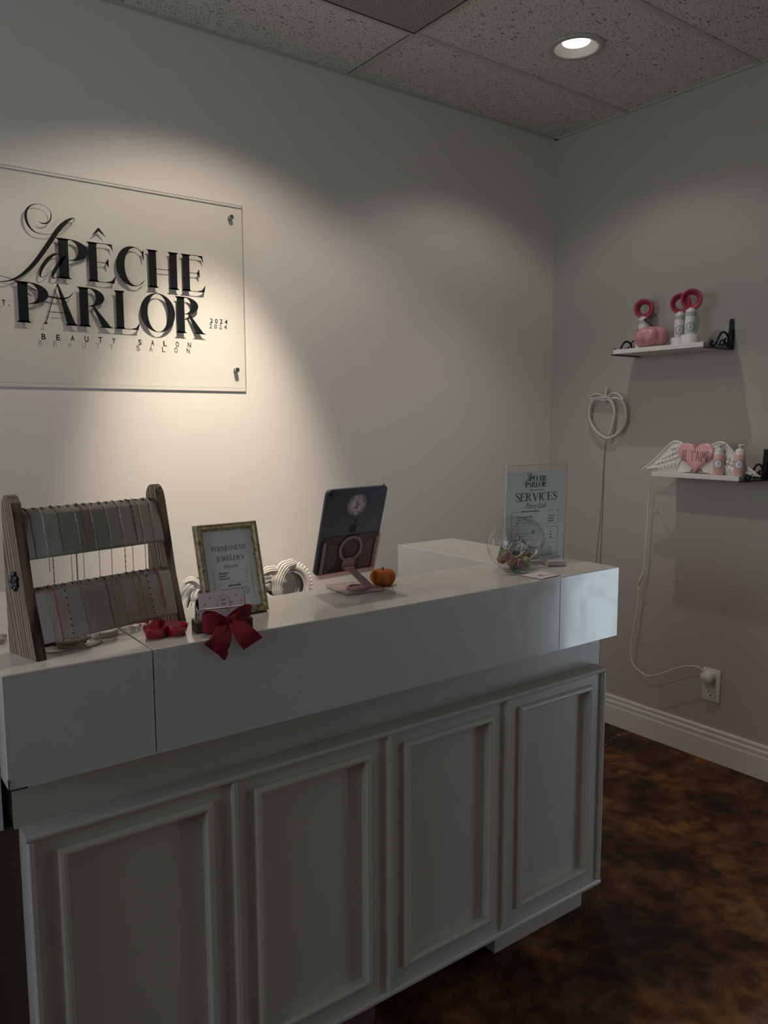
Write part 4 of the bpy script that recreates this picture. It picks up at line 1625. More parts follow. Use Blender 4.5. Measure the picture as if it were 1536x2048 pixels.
def rrect(w_, h_, r, n=6, x0=0, y0=0):
    out = []
    for cx, cy, a0 in ((w_/2-r, h_-r, 0), (-w_/2+r, h_-r, 90), (-w_/2+r, r, 180), (w_/2-r, r, 270)):
        for k in range(n+1):
            a = R(a0+90*k/n)
            out.append((x0+cx+r*math.cos(a), y0+cy+r*math.sin(a)))
    return out


q = MB()
q.prism(rrect(TWd, THt, 0.012), -TTk, 0, TW, side_smooth=True)
q.build('casing', M['tablet'], tab, bevel=0.0020)
q = MB()
q.prism(rrect(TWd-0.004, THt-0.004, 0.010, y0=0.002), -TTk-0.0008, -TTk, TW)
q.build('screen', M['screen'], tab)
q = MB()
Tb = Matrix.Translation((0, -0.0001, 0)) @ TW
q.cyl(0.0038, 0, 0.0010, 16, Tb @ Matrix.Translation((-0.076, 0.210, 0)))
q.build('camera_lens', M['tabletdark'], tab)
q = MB()
q.cyl(0.0016, -0.0035, 0.0, 12, Matrix.Translation((0.078, 0, THt)) @ Matrix.Rotation(0, 4, 'X') @ Matrix.Translation((0, 0.0035, 0.0036)))
q.build('audio_jack', M['tabletdark'], tab)
# fruit emblem: two-lobed body with a bite and a leaf
q = MB()
body = []
for k in range(48):
    t_ = 2*PI*k/48
    rx_ = 1.0+0.05*math.cos(2*t_)
    x = rx_*math.sin(t_)*(0.86 if math.cos(t_) < 0 else 0.94)
    y = math.cos(t_)*0.92-0.16*math.exp(-(math.sin(t_)/0.28)**2)*(1 if math.cos(t_) > 0 else -0.7)
    d_ = math.hypot(x-1.15, y-0.15)
    if d_ < 0.45:
        x = 1.15+(x-1.15)*0.45/max(d_, 1e-3)
        y = 0.15+(y-0.15)*0.45/max(d_, 1e-3)
    body.append((x*0.0125+0.004, y*0.0135+0.116))
q.prism(body, 0, 0.0003, Tb)
q.prism([(0.0045, 0.1315), (0.0055, 0.1365), (0.0105, 0.1405), (0.0100, 0.1350)], 0, 0.0003, Tb)
q.build('emblem', M['tabletdark'], tab)
q = MB()
q.cyl(0.0275, 0.0, 0.0004, 48, Tb @ Matrix.Translation((0.004, 0.178, 0)))
stk = q.build('sticker', M['cardpaper'], tab, label='round blush sticker')
q = MB()
stamp(q, 0.004, 0.178, 0.0262, Tb, 0.0005, 0.0007)
q.build('stamp_print', M['ink'], stk)

std = thing('tablet_stand', 'rose and clear acrylic stand holding the tablet', 'tablet stand', (-1.972, -1.127, ZT))
TI = Matrix.Translation((1.972, 1.127, -ZT)) @ TB @ Matrix.Translation((0, -0.0030, 0)) @ TW     # into stand space on tablet back plane
q = MB()
q.prism(rrect(0.172, 0.108, 0.010, x0=0.006, y0=-0.009), -0.0015, 0.0010, TI)
q.build('back_plate', M['pinkclear'], std, label='pink tinted clear plate')
q = MB()
add_polys(q, arcpoly(0.0045, 0.0640, 0.0345, 0.0345, 0.0275, 0.0275, 0, 360, 48), 0.0014, 0.0032, TI)
for x in (-0.0735, 0.0810):
    q.prism(rrect(0.0085, 0.086, 0.002, x0=x, y0=0.002), 0.0012, 0.0028, TI)
q.build('grip_ring', M['pinkband'], std, label='dusty rose ring and side bars')
for x, z0, z1 in ((-0.060, 0.010, 0.080), (-0.0505, 0.016, 0.080), (-0.041, 0.020, 0.076), (0.042, 0.018, 0.070), (0.0525, 0.014, 0.076), (0.063, 0.010, 0.082)):
    q = MB()
    loop = [(a, b, 0) for a, b in rrect(0.0055, z1-z0, 0.0026, 4, x, z0)]
    q.tube([(a, b, 0.0014) for a, b, _ in loop], 0.00045, 5, TI, closed=True)
    q.build('vent_slot', M['silver'], std, label='bright slot outline')
q = MB()
lip = MB()
q.prism(rrect(0.172, 0.012, 0.002, x0=0.006), -0.011, 0.0010, TI @ Matrix.Translation((0, -0.012, 0)))
q.build('front_lip', M['lipclear'], std)
# base plate
q = MB()
TBs = Matrix.Rotation(R(-6), 4, 'Z')
q.prism(rrect(0.108, 0.112, 0.004, y0=-0.056), 0.0, 0.0075, TBs)
q.build('base_plate', M['baseclear'], std, label='clear pinkish square base')
q = MB()
q.prism(rrect(0.104, 0.108, 0.004, y0=-0.054), 0.0015, 0.0020, TBs)
q.build('base_pad', M['cardpaper'], std)
q = MB()
q.cyl(0.028, 0.0076, 0.0100, 32, Matrix.Translation((-0.006, -0.020, 0)))
q.lathe([(0.020, 0.0101), (0.020, 0.0122), (0.026, 0.0122), (0.026, 0.0101)], 32, Matrix.Translation((-0.006, -0.020, 0)))
q.build('base_disc', M['pinkmetal'], std)
# arm: flat strap from base up to the hinge on the plate
pa = Vector((0.016, -0.040, 0.011))
pbv = (TI @ Vector((0.004, 0.016, 0.010)))
ax = (pbv-pa).normalized()
sdv = Vector((0.97, -0.24, 0)).normalized()
nrm = ax.cross(sdv).normalized()
q = MB()
hw1, hw2, tk = 0.0125, 0.0105, 0.0022
vs = []
for p_, hw_ in ((pa, hw1), (pbv, hw2)):
    for sg_, tg in ((-1, -1), (1, -1), (1, 1), (-1, 1)):
        vs.append(p_+sdv*hw_*sg_+nrm*tk*tg)
q.add(vs, [(0, 1, 2, 3), (7, 6, 5, 4), (0, 4, 5, 1), (1, 5, 6, 2), (2, 6, 7, 3), (3, 7, 4, 0)])
q.tube([pa-sdv*0.0135, pa+sdv*0.0135], 0.0036, 14)
q.build('arm', M['pinkmetal'], std, bevel=0.0008)
q = MB()
q.cyl(0.0185, 0.0012, 0.0035, 32, TI @ Matrix.Translation((0.004, 0.022, 0)))
q.tube([pbv-sdv*0.0125, pbv+sdv*0.0125], 0.0042, 14)
q.build('hinge', M['pinkmetal'], std)


# ================================================================== PUMPKINS
def pumpkin(name, label, loc, rad, hgt, material, lobes, stem_pts, stem_r, rot=0, stem_mat=None, cat='pumpkin'):
    t = thing(name, label, cat, loc, (0, 0, rot))
    q_ = MB()
    prof_ = []
    n = 20
    for k in range(n+1):
        a = -PI/2+PI*k/n
        rr_ = math.cos(a)**0.72 if math.cos(a) > 0 else 0
        z = math.sin(a)
        dip = 0.22*math.exp(-(rr_/0.35)**2)
        z = z-dip if z > 0 else z+dip*0.6
        prof_.append((rad*rr_, hgt*(z+0.88)/1.85))
    zmin = min(p_[1] for p_ in prof_)
    prof_ = [(a, b-zmin) for a, b in prof_]
    q_.lathe(prof_, 72, lobes=lobes, lobe_amp=0.17)
    q_.build('body', material, t)
    q_ = MB()
    sp_ = spline(stem_pts, 6)
    q_.tube(sp_, [stem_r*(1.5-0.9*i/len(sp_)) for i in range(len(sp_))], 8)
    q_.build('stem', stem_mat or M['stem'], t)
    return t


pumpkin('pumpkin', 'small orange velvet pumpkin on the base of the tablet stand', (-1.886, -1.128, ZT), 0.0335, 0.041, M['orange'], 9,
        [(0, 0, 0.033), (-0.001, 0.0, 0.040), (-0.002, -0.001, 0.047)], 0.0019, R(20))

# ================================================================== CANDY JAR
JC = Vector((-1.484, -1.198, ZT+0.0755))
jn = Vector((-0.06, -0.86, 0.50)).normalized()
JQ = jn.to_track_quat('Z', 'Y').to_matrix().to_4x4()
jar = thing('candy_jar', 'round clear jar with a slanted lid, half filled with lollipops', 'jar', (JC.x, JC.y, ZT))
TJ = Matrix.Translation((0, 0, JC.z-ZT)) @ JQ
q = MB()
Rj = 0.0775
th = 0.0012
neck = 0.0425
prof = []
a_end = math.asin(neck/Rj)
for k in range(29):
    a = PI-(PI-a_end)*k/28
    prof.append((max(Rj*math.sin(a), 0.0001), Rj*math.cos(a)))
prof += [(neck, prof[-1][1]+0.004), (neck+0.0005, prof[-1][1]+0.009)]
q.lathe(prof, 56, TJ)
jb = q.build('glass_bowl', M['glass'], jar)
q = MB()
q.tube([(Rj*0.0+0.030*math.cos(a), 0.030*math.sin(a), 0.0008) for a in [2*PI*k/40 for k in range(40)]], 0.0008, 6, closed=True)
q.build('base_rim', M['glass'], jar)
zr = prof[-1][1]
q = MB()
q.lathe([(0.0005, zr+0.001), (0.033, zr+0.001), (0.038, zr+0.004), (0.0428, zr+0.004), (0.0440, zr+0.0015)], 56, TJ)
lid = q.build('lid', M['lid'], jar, label='clear slanted lid')
q = MB()
q.lathe([(0.0440, zr-0.004), (0.0450, zr-0.002), (0.0450, zr+0.004), (0.0435, zr+0.0052), (0.0418, zr+0.0045)], 56, TJ)
q.build('lid_rim', M['glass'], lid)
q = MB()
q.lathe([(0.004, zr+0.001), (0.0035, zr+0.006), (0.0065, zr+0.010), (0.0065, zr+0.012), (0.0, zr+0.0125)], 24, TJ)
q.build('lid_knob', M['glass'], lid)

CAN = [((0.22, 0.02, 0.03), (0.42, 0.20, 0.18)), ((0.02, 0.10, 0.03), (0.16, 0.26, 0.10)), ((0.38, 0.07, 0.02), (0.45, 0.26, 0.12)), ((0.01, 0.02, 0.10), (0.06, 0.09, 0.20)), ((0.10, 0.015, 0.03), (0.34, 0.20, 0.20)), ((0.06, 0.20, 0.03), (0.36, 0.44, 0.20)), ((0.32, 0.02, 0.01), (0.40, 0.16, 0.10))]
CM = [candy_mat('candy_wrap', tuple(c*0.6 for c in a), tuple(c*0.6 for c in b)) for a, b in CAN]
CN = ['red', 'green', 'orange', 'dark blue', 'maroon', 'bright green', 'scarlet']
lolly = []
spots = [  # offset from jar centre (x, y, z), kind, stick direction
    ((-0.050, -0.016, -0.026), 0, (0.3, 0.3, 0.9), 'at the left wall of the jar, highest of the pile'),
    ((-0.034, 0.010, -0.024), 1, (-0.3, 0.2, 0.9), 'behind the red one at the left of the jar'),
    ((-0.040, -0.026, -0.042), 2, (0.8, -0.1, 0.4), 'low at the left of the jar'),
    ((-0.018, -0.038, -0.052), 4, (0.5, 0.3, 0.8), 'at the bottom front left of the jar'),
    ((0.006, -0.038, -0.050), 5, (0.9, 0.2, 0.35), 'at the bottom front of the jar'),
    ((0.006, 0.014, -0.036), 3, (0.7, 0.1, 0.7), 'in the middle of the jar'),
    ((0.034, -0.010, -0.052), 5, (-0.8, 0.2, 0.4), 'at the bottom right of the jar'),
    ((0.050, -0.002, -0.040), 6, (-0.6, 0.1, 0.8), 'at the right wall of the jar'),
    ((-0.012, -0.010, -0.060), 1, (0.2, 0.8, 0.4), 'at the very bottom of the jar'),
    ((0.030, 0.022, -0.044), 2, (0.1, -0.2, 0.95), 'at the right rear of the jar'),
    ((-0.014, 0.036, -0.046), 6, (0.3, -0.4, 0.8), 'at the rear of the jar'),
]
rl = 0.0145
ball0 = {}
for (ox, oy, oz), kd, dr, wh in spots:
    dr = Vector(dr).normalized()
    c_ = JC+Vector((ox, oy, oz))
    # keep inside the bowl
    off = c_-JC
    if off.length > Rj-0.0165:
        off = off.normalized()*(Rj-0.0165)
        c_ = JC+off
    t = thing('lollipop', '%s wrapped lollipop %s' % (CN[kd], wh), 'lollipop', c_, group='lollipops in the candy jar')
    t.rotation_euler = dr.to_track_quat('Z', 'Y').to_euler()
    if kd not in ball0:
        q = MB()
        q.ball((0, 0, 0), rl, 16, 10, (1, 1, 0.92))
        q.lathe([(0.003, rl*0.85), (0.0045, rl*1.25), (0.0015, rl*1.05)], 10, lobes=5, lobe_amp=0.4)
        b_ = q.build('candy', CM[kd], t)
        ball0[kd] = b_
    else:
        b_ = ball0[kd].copy()
        C.objects.link(b_)
        b_.parent = t
    L = 0.055
    # shorten the stick so that it stays inside the bowl
    for kk in range(30):
        if ((c_-JC)+dr*L).length < Rj-0.004:
            break
        L -= 0.002
    q = MB()
    q.cyl(0.0016, rl*0.8, max(L, rl*1.2), 8)
    q.build('stick', M['stick'], t)

# ================================================================== PRICE LIST HOLDER
PH = thing('sign_holder', 'upright clear acrylic holder with the Services price list', 'sign holder', (-1.324, -1.1253, ZT), (R(1.7), 0, R(-8.9)))
PW, PHt = 0.220, 0.2862
q = MB()
q.box((-PW/2, 0, 0.0), (PW/2, 0.0015, PHt))
q.box((-PW/2, 0.0035, 0.0), (PW/2, 0.0050, PHt))
q.build('clear_pocket', M['acrylic'], PH)
q = MB()
for a, b in (((-PW/2-0.0012, 0), (-PW/2, PHt)), ((PW/2, 0), (PW/2+0.0012, PHt)), ((-PW/2, PHt), (PW/2, PHt+0.0012))):
    q.box((a[0], 0, a[1]), (b[0], 0.005, b[1]))
q.build('pocket_edge', M['acrylic_edge'], PH, label='pale polished edge')
q = MB()
q.box((-PW/2, -0.030, 0.0), (PW/2, 0.0, 0.0020))
q.build('foot', M['acrylic'], PH)
q = MB()
q.box((-0.106, 0.0020, 0.004), (0.106, 0.0028, 0.268))
sh = q.build('price_sheet', M['paper'], PH)
q = MB()
TH_ = Matrix.Translation((0, 0.0019, 0)) @ TW
d0, d1 = 0.0, 0.0003
small_logo(q, -0.003, 0.238, 0.078, TH_, d0, d1)
sans(q, 'BEAUTY SALON', 0.000, 0.2115, 0.0028, d0, d1, TH_, 'CENTER', width=0.050)
q.box((-0.050, 0.2275, d0), (-0.042, 0.2283, d1), TH_)
q.box((0.040, 0.2275, d0), (0.048, 0.2283, d1), TH_)
P_, wd = text_polys('SERVICES', 0.13, 0.035, 0.07)
add_polys(q, fit_polys(P_, -0.076, 0.076, 0.1810, 0.2050, wd), d0, d1, TH_)
P_, wd = text_polys('Price List', fn=italic, gap=0.04)
add_polys(q, fit_polys(shear(P_, 0.28), -0.040, 0.036, 0.1580, 0.1760, wd+0.15), d0, d1, TH_)
sans(q, 'EYELASH EXTENSIONS', -0.020, 0.1480, 0.0040, d0, d1, TH_, 'CENTER', width=0.066)
sans(q, 'CLASSIC SET / FILL', -0.072, 0.1320, 0.0040, d0, d1, TH_, width=0.062)
rows = [(0.1240, -0.072, -0.010), (0.1165, -0.072, -0.020), (0.1325, 0.048, 0.070), (0.1250, 0.046, 0.068), (0.1175, 0.046, 0.068)]
for bz in (0.094, 0.044):
    rows += [(bz-0.010-0.0085*k, 0.054, 0.062) for k in range(3)]
    rows += [(bz-0.010-0.0085*k, -0.072, -0.022+0.008*k) for k in range(3)]
bars(q, rows, TH_, d0, d1, 0.0022)
lw = 0.0006
for (zt0, zb0) in ((0.1485, 0.1110), (0.1000, 0.0640), (0.0530, 0.0180)):
    gap_ = (-0.055, 0.040)
    q.box((-0.088, zt0, d0), (gap_[0], zt0+lw, d1), TH_)
    q.box((gap_[1], zt0, d0), (0.085, zt0+lw, d1), TH_)
    q.box((-0.088, zb0, d0), (0.085, zb0+lw, d1), TH_)
    q.box((-0.088, zb0, d0), (-0.088+lw, zt0, d1), TH_)
    q.box((0.085-lw, zb0, d0), (0.085, zt0, d1), TH_)
q.build('lettering', M['ink'], sh)

# business cards
ordc = ['bottom', 'second', 'third', 'fourth', 'fifth', 'sixth', 'top']
card0 = None
for k in range(7):
    if card0 is None:
        q = MB()
        q.box((-0.044, -0.0255, 0), (0.044, 0.0255, 0.0018))
        o = q.build('business_card', M['cardgrey'], None)
        card0 = o
    else:
        o = card0.copy()
        C.objects.link(o)
    o.location = (-1.319+0.0005*k, -1.190+0.0006*((k*7) % 3), ZT+0.0022+0.0019*k)
    o.rotation_euler = (0, 0, R(57+(k*5) % 4))
    tag(o, 'pale card, %s in the small stack by the price list holder' % ordc[k], 'card', 'stacked cards')
lc = thing('loose_card', 'single blush card lying in front of the candy jar', 'card', (-1.479, -1.289, ZT), (0, 0, R(5)))
q = MB()
q.box((-0.040, -0.034, 0.0012), (0.041, 0.035, 0.0018))
q.build('card_face', M['cardpaper'], lc)
q = MB()
q.box((-0.042, -0.037, 0.0), (0.040, 0.034, 0.0011))
q.build('dark_backing', M['black'], lc)
q = MB()
P_, wd = text_polys('LETS', 0.16, 0.06, 0.1)
sans(q, 'JP', -0.004, -0.003, 0.010, 0.0018, 0.0020, Matrix.Rotation(R(-20), 4, 'Z'), 'CENTER', width=0.016)
q.v, q.f, q.sm = [], [], []
add_polys(q, monogram(0, 0, 0.010), 0.0018, 0.0020, Matrix.Rotation(R(-50), 4, 'Z'))
q.box((-0.020, -0.012, 0.0018), (0.018, -0.0112, 0.0020))
q.build('print', M['ink'], lc)

# ================================================================== ORNATE MIRROR BEHIND THE DESK
om = thing('ornate_mirror', 'white carved baroque mirror frame leaning on the wall behind the desk', 'mirror', (-1.755, -0.10, 0))
q = MB()
cr = 0.083
zc = 0.815


def leaf(mm, base, tip, width, curl=0.02, n=9, yb=-0.02, ribs=4):
    b, t = Vector((base[0], yb, base[1])), Vector((tip[0], yb, tip[1]))
    d = t-b
    s_ = Vector((-d.z, 0, d.x)).normalized()
    for rI in range(ribs):
        off = (rI-(ribs-1)/2)/max(ribs-1, 1)
        pts = []
        for k in range(n+1):
            u = k/n
            wv = width*math.sin(PI*min(u*0.9+0.1, 1))*off
            p_ = b+d*u+s_*(wv+curl*u*u)
            pts.append((p_.x, p_.y-0.012*math.sin(PI*u), p_.z))
        mm.tube(pts, [width*0.24*(1.1-0.85*(k/n)) for k in range(n+1)], 8)


def broadleaf(mm, pts, wd, yb=-0.03, ribs=7, dep=0.010):
    """acanthus leaf: ribbed fan of tubes following a curved midrib, fluted across"""
    sp_ = spline([(a, b) for a, b in pts], 7)
    nn = len(sp_)
    for rI in range(ribs):
        off = (rI-(ribs-1)/2)/((ribs-1)/2)
        line, rad = [], []
        for i, (x, z) in enumerate(sp_):
            a_ = sp_[max(i-1, 0)]
            b_ = sp_[min(i+1, nn-1)]
            tx, tz = b_[0]-a_[0], b_[1]-a_[1]
            l_ = math.hypot(tx, tz) or 1
            u = i/(nn-1)
            w2 = wd*math.sin(PI*(0.12+0.84*u))**0.8*(1+0.10*math.sin(u*26))
            line.append((x-tz/l_*off*w2, yb-dep*(1-off*off)-0.004*math.sin(PI*u), z+tx/l_*off*w2))
            rad.append(max(w2*1.25/(ribs-1), 0.0009))
        mm.tube(line, rad, 7)


cx = 0.178
pts = [(cx+cr*math.cos(R(-120)+R(300)*k/40)*0.92, -0.006, zc+cr*math.sin(R(-120)+R(300)*k/40)*0.98) for k in range(41)]
q.tube(pts, 0.016, 10)
q.tube([(cx+(cr-0.019)*math.cos(R(-120)+R(300)*k/40)*0.92, -0.016, zc+(cr-0.019)*math.sin(R(-120)+R(300)*k/40)) for k in range(41)], 0.0035, 6)
for k in range(22):
    a = R(-60+k*9)
    T_ = Matrix.Translation((cx+(cr+0.012)*math.cos(a)*0.95, -0.012, zc+(cr+0.012)*math.sin(a))) @ Matrix.Rotation(-a, 4, 'Y')
    q.ball((0, 0, 0), 0.0085, 8, 6, (1.35, 0.8, 0.55), T_)
broadleaf(q, [(cx+0.010, zc+0.098), (cx-0.030, zc+0.088), (cx-0.058, zc+0.050), (cx-0.066, zc+0.005), (cx-0.060, zc-0.050)], 0.027)
broadleaf(q, [(cx-0.045, zc+0.070), (cx-0.085, zc+0.082), (cx-0.120, zc+0.078), (cx-0.150, zc+0.060)], 0.014, -0.026, 5)
broadleaf(q, [(cx-0.070, zc+0.040), (cx-0.105, zc+0.046), (cx-0.135, zc+0.034)], 0.010, -0.02, 5)
broadleaf(q, [(cx-0.060, zc-0.045), (cx-0.095, zc-0.030), (cx-0.120, zc+0.000)], 0.012, -0.02, 5)
# left side: flame-like scrolls instead of the ring
for pts_, wd_2 in (([(-0.130, zc-0.03), (-0.165, zc+0.005), (-0.190, zc+0.05), (-0.225, zc+0.082), (-0.262, zc+0.075)], 0.013),
                   ([(-0.150, zc-0.05), (-0.195, zc-0.03), (-0.215, zc+0.015), (-0.205, zc+0.045), (-0.185, zc+0.040)], 0.012),
                   ([(-0.300, zc-0.07), (-0.262, zc-0.055), (-0.228, zc-0.020), (-0.212, zc+0.03)], 0.014),
                   ([(-0.120, zc+0.02), (-0.150, zc+0.060), (-0.190, zc+0.092)], 0.012)):
    broadleaf(q, pts_, wd_2, -0.02, 5)
q.tube(spline([(-0.22, -0.006, zc-0.10), (-0.25, -0.006, zc-0.03), (-0.235, -0.006, zc+0.03), (-0.19, -0.006, zc+0.06)], 6), 0.012, 10)
for k in range(9):
    a = R(15+k*150/8)
    broadleaf(q, [(0.0, zc+0.01), (0.035*math.cos(a), zc+0.01+0.03*math.sin(a)), (0.07*math.cos(a), zc+0.01+0.045*math.sin(a))], 0.010, -0.016, 3)
q.tube([(-0.215, -0.008, 0.035), (-0.235, -0.008, 0.25), (-0.215, -0.008, 0.50), (-0.225, -0.008, 0.72)], 0.018, 10)
q.tube([(0.215, -0.008, 0.035), (0.235, -0.008, 0.25), (0.215, -0.008, 0.50), (0.225, -0.008, 0.72)], 0.018, 10)
q.tube([(-0.22, -0.008, 0.02), (0.22, -0.008, 0.02)], 0.02, 10)
q.build('carved_frame', M['plaster'], om)
q = MB()
q.box((-0.235, 0.012, 0.02), (0.235, 0.018, 0.74))
for sgn in (1, -1):
    q.cyl(cr, 0.012, 0.018, 32, Matrix.Translation((sgn*0.178, 0.030, zc)) @ Matrix.Rotation(PI/2, 4, 'X'))
q.box((-0.12, 0.012, 0.74), (0.12, 0.018, 0.83))
q.build('mirror_glass', M['mirror'], om)


# ================================================================== RIGHT WALL SHELVES
def bracket(y, z, label, flip=1):
    """black scrolled iron bracket, plane perpendicular to the wall; origin on the wall"""
    t = thing('shelf_bracket', label, 'bracket', (0, y, z), group='black scroll brackets')
    q_ = MB()
    # tapering back strap on the wall (drawn in y, z)
    st = [(-0.0125, -0.008), (0.0125, -0.008), (0.0125, 0.050), (0.0105, 0.075), (0.0095, 0.110), (0.007, 0.1155), (-0.007, 0.1155), (-0.0095, 0.110), (-0.0105, 0.075), (-0.0125, 0.050)]
    q_.prism(st, -0.0045, -0.0005, TP)
    q_.build('wall_strap', M['iron'], t)
    q_ = MB()
    q_.box((-0.178, -0.0125, -0.0075), (-0.0045, 0.0125, -0.0035))
    q_.build('support_strap', M['iron'], t)
    q_ = MB()
    ys = -0.0085*flip

    def sc(pts, r=0.0048):
        q_.tube(spline([(a, ys, b) for a, b in pts], 6), r, 7)
    # main S scroll rising to the wall strap
    sc([(-0.150, 0.014), (-0.156, 0.020), (-0.163, 0.015), (-0.160, 0.005), (-0.148, 0.001), (-0.133, 0.006), (-0.118, 0.022), (-0.104, 0.042), (-0.088, 0.055), (-0.068, 0.058), (-0.048, 0.050), (-0.038, 0.034), (-0.045, 0.018), (-0.060, 0.016), (-0.066, 0.026), (-0.058, 0.034)])
    sc([(-0.100, 0.004), (-0.094, 0.020), (-0.080, 0.028), (-0.070, 0.020), (-0.074, 0.008), (-0.086, 0.006)], 0.003)
    sc([(-0.045, 0.002), (-0.036, 0.016), (-0.022, 0.030), (-0.010, 0.050), (-0.006, 0.075)])
    sc([(-0.006, 0.060), (-0.020, 0.066), (-0.034, 0.060), (-0.040, 0.052)], 0.003)
    q_.build('scroll', M['iron'], t)
    return t


def shelf(y0, y1, z0, z1, depth, label):
    q_ = MB()
    q_.box((-depth, y0, z0), (-0.006, y1, z1))
    o_ = q_.build('wall_shelf', M['shelf'], None, bevel=0.0012)
    return tag(o_, label, 'shelf')


shelf(-0.941, -0.514, 1.7355, 1.7545, 0.189, 'upper white wall shelf holding fans and a pink pumpkin')
shelf(-1.109, -0.722, 1.2170, 1.2350, 0.183, 'lower white wall shelf holding the winged heart and bottles')
bracket(-0.9475, 1.739, 'black scrolled bracket at the near end of the upper shelf')
bracket(-0.5075, 1.739, 'black scrolled bracket at the far end of the upper shelf', -1)
bracket(-1.1155, 1.2205, 'black scrolled bracket at the near end of the lower shelf')


# handheld mini fans standing in round bases
def make_fan(label, loc, s_=1.0, yaw_=0.0, ringz=0.178):
    t = thing('mini_fan', label, 'fan', loc, (0, 0, yaw_), 'white handheld lash fans with rose rings')
    q_ = MB()
    q_.lathe([(0.0, 0), (0.034, 0), (0.0345, 0.002), (0.0345, 0.036), (0.033, 0.038), (0.022, 0.038)], 36)
    q_.build('stand', M['white_plastic'], t)
    q_ = MB()
    q_.lathe([(0.0, 0.03), (0.0215, 0.03), (0.0222, 0.06), (0.0222, ringz-0.048), (0.020, ringz-0.040), (0.015, ringz-0.034), (0.0, ringz-0.032)], 32)
    bd_ = q_.build('handle', M['white_plastic'], t)
    # funnel ring facing the room (-x), slightly tilted
    Tq = Matrix.Translation((0, 0, ringz)) @ Matrix.Rotation(R(-90), 4, 'Y')
    q_ = MB()
    q_.lathe([(0.0205, -0.013), (0.0225, 0.004), (0.033, 0.012), (0.0395, 0.015), (0.0405, 0.013), (0.0405, -0.010), (0.038, -0.014)], 44, Tq, close=True)
    q_.build('fan_ring', M['rose'], t, label='rose pink funnel ring')
    q_ = MB()
    q_.lathe([(0.0385, 0.0148), (0.0405, 0.0155), (0.0418, 0.013), (0.0418, -0.011), (0.0410, -0.012)], 44, Tq)
    q_.build('ring_band', M['hotpink'], t)
    # vents and stamp on the handle
    q_ = MB()
    for r_ in range(4):
        for k in range(9):
            a = PI+R(-62+15.5*k)
            if k % 2 == 1 and False:
                continue
            c_, s2 = math.cos(a), math.sin(a)
            q_.box((-0.0004, -0.0022, -0.0008), (0.0004, 0.0022, 0.0008), Matrix.Translation((0.0221*c_, 0.0221*s2, ringz-0.052-0.0042*r_)) @ Matrix.Rotation(a, 4, 'Z'))
    q_.build('air_slot', M['slot'], bd_)
    q_ = MB()
    tmp = MB()
    add_polys(tmp, ring_polys(0, 0, 0.0185, 0.0012, 30), 0, 0.0002, Matrix())
    add_polys(tmp, ring_polys(0, 0, 0.0140, 0.0007, 26), 0, 0.0002, Matrix())
    add_polys(tmp, monogram(0, 0, 0.0095), 0, 0.0002, Matrix())
    for k in range(22):
        a = 2*PI*k/22
        tmp.box((-0.0005, -0.0008, 0), (0.0005, 0.0008, 0.0002), Matrix.Translation((0.0163*math.cos(a), 0.0163*math.sin(a), 0)) @ Matrix.Rotation(a, 4, 'Z'))
    vs_ = []
    for (x, y, z) in tmp.v:     # wrap round the handle; x -> around, y -> up
        an = PI+x/0.0224
        vs_.append(((0.0224+z)*math.cos(an), (0.0224+z)*math.sin(an), 0.068+y))
    q_.add(vs_, tmp.f)
    q_.build('stamp_print', M['ink'], bd_)
    return t


ZU = 1.7550
f1 = make_fan('white handheld fan with rose ring behind the pink pumpkin', (-0.055, -0.5700, ZU), yaw_=R(20))
f2 = copy_tree(f1)
f2['label'] = 'white handheld fan with rose ring, behind the front one on the upper shelf'
f2.location = (-0.062, -0.752, ZU)
f2.rotation_euler = (0, 0, R(30))
f3 = copy_tree(f1)
f3['label'] = 'front white handheld fan with rose ring, tallest on the upper shelf'
f3.location = (-0.125, -0.842, ZU)
f3.rotation_euler = (0, 0, R(30))
pumpkin('fabric_pumpkin', 'pink satin velvet pumpkin with a curled dark stem on the upper shelf', (-0.118, -0.655, ZU), 0.0715, 0.088, M['pinkvelvet'], 7,
        [(0, 0, 0.070), (-0.003, -0.002, 0.090), (-0.010, 0.012, 0.108), (-0.016, 0.026, 0.119), (-0.015, 0.012, 0.122), (-0.012, 0.000, 0.123), (-0.012, -0.006, 0.128), (-0.014, 0.000, 0.133)], 0.0034, R(10))

# winged heart lamp (unlit ceramic) on the lower shelf: local x -> along wall (-y), y -> up
ZS = 1.2352
wh = thing('winged_heart_lamp', 'ceramic pink heart with white wings reading JE T AIME on the lower shelf', 'lamp', (-0.118, -0.900, ZS))
q = MB()
hp2 = []
for k in range(72):
    t_ = 2*PI*k/72
    hx = 16*math.sin(t_)**3
    hy = 13*math.cos(t_)-5*math.cos(2*t_)-2*math.cos(3*t_)-math.cos(4*t_)
    hp2.append((hx/17*0.086, (hy+17)/29.0*0.122+0.002))
# domed heart body
cxh, cyh = 0, 0.066
vs, fs = [], []
lay = [(0.96, 0.0), (1.0, 0.006), (1.0, 0.026), (0.975, 0.031), (0.90, 0.034), (0.7, 0.0355), (0.35, 0.036)]
for s_, d_ in lay:
    for a, b in hp2:
        vs.append((cxh+(a-cxh)*s_, cyh+(b-cyh)*s_, d_))
n_ = len(hp2)
for i in range(len(lay)-1):
    for k in range(n_):
        k2 = (k+1) % n_
        fs.append((i*n_+k, i*n_+k2, (i+1)*n_+k2, (i+1)*n_+k))
fs.append(tuple((len(lay)-1)*n_+k for k in range(n_)))
fs.append(tuple(range(n_))[::-1])
q.add(vs, fs, True, TR)
q.build('heart', M['ceramic_pink'], wh)
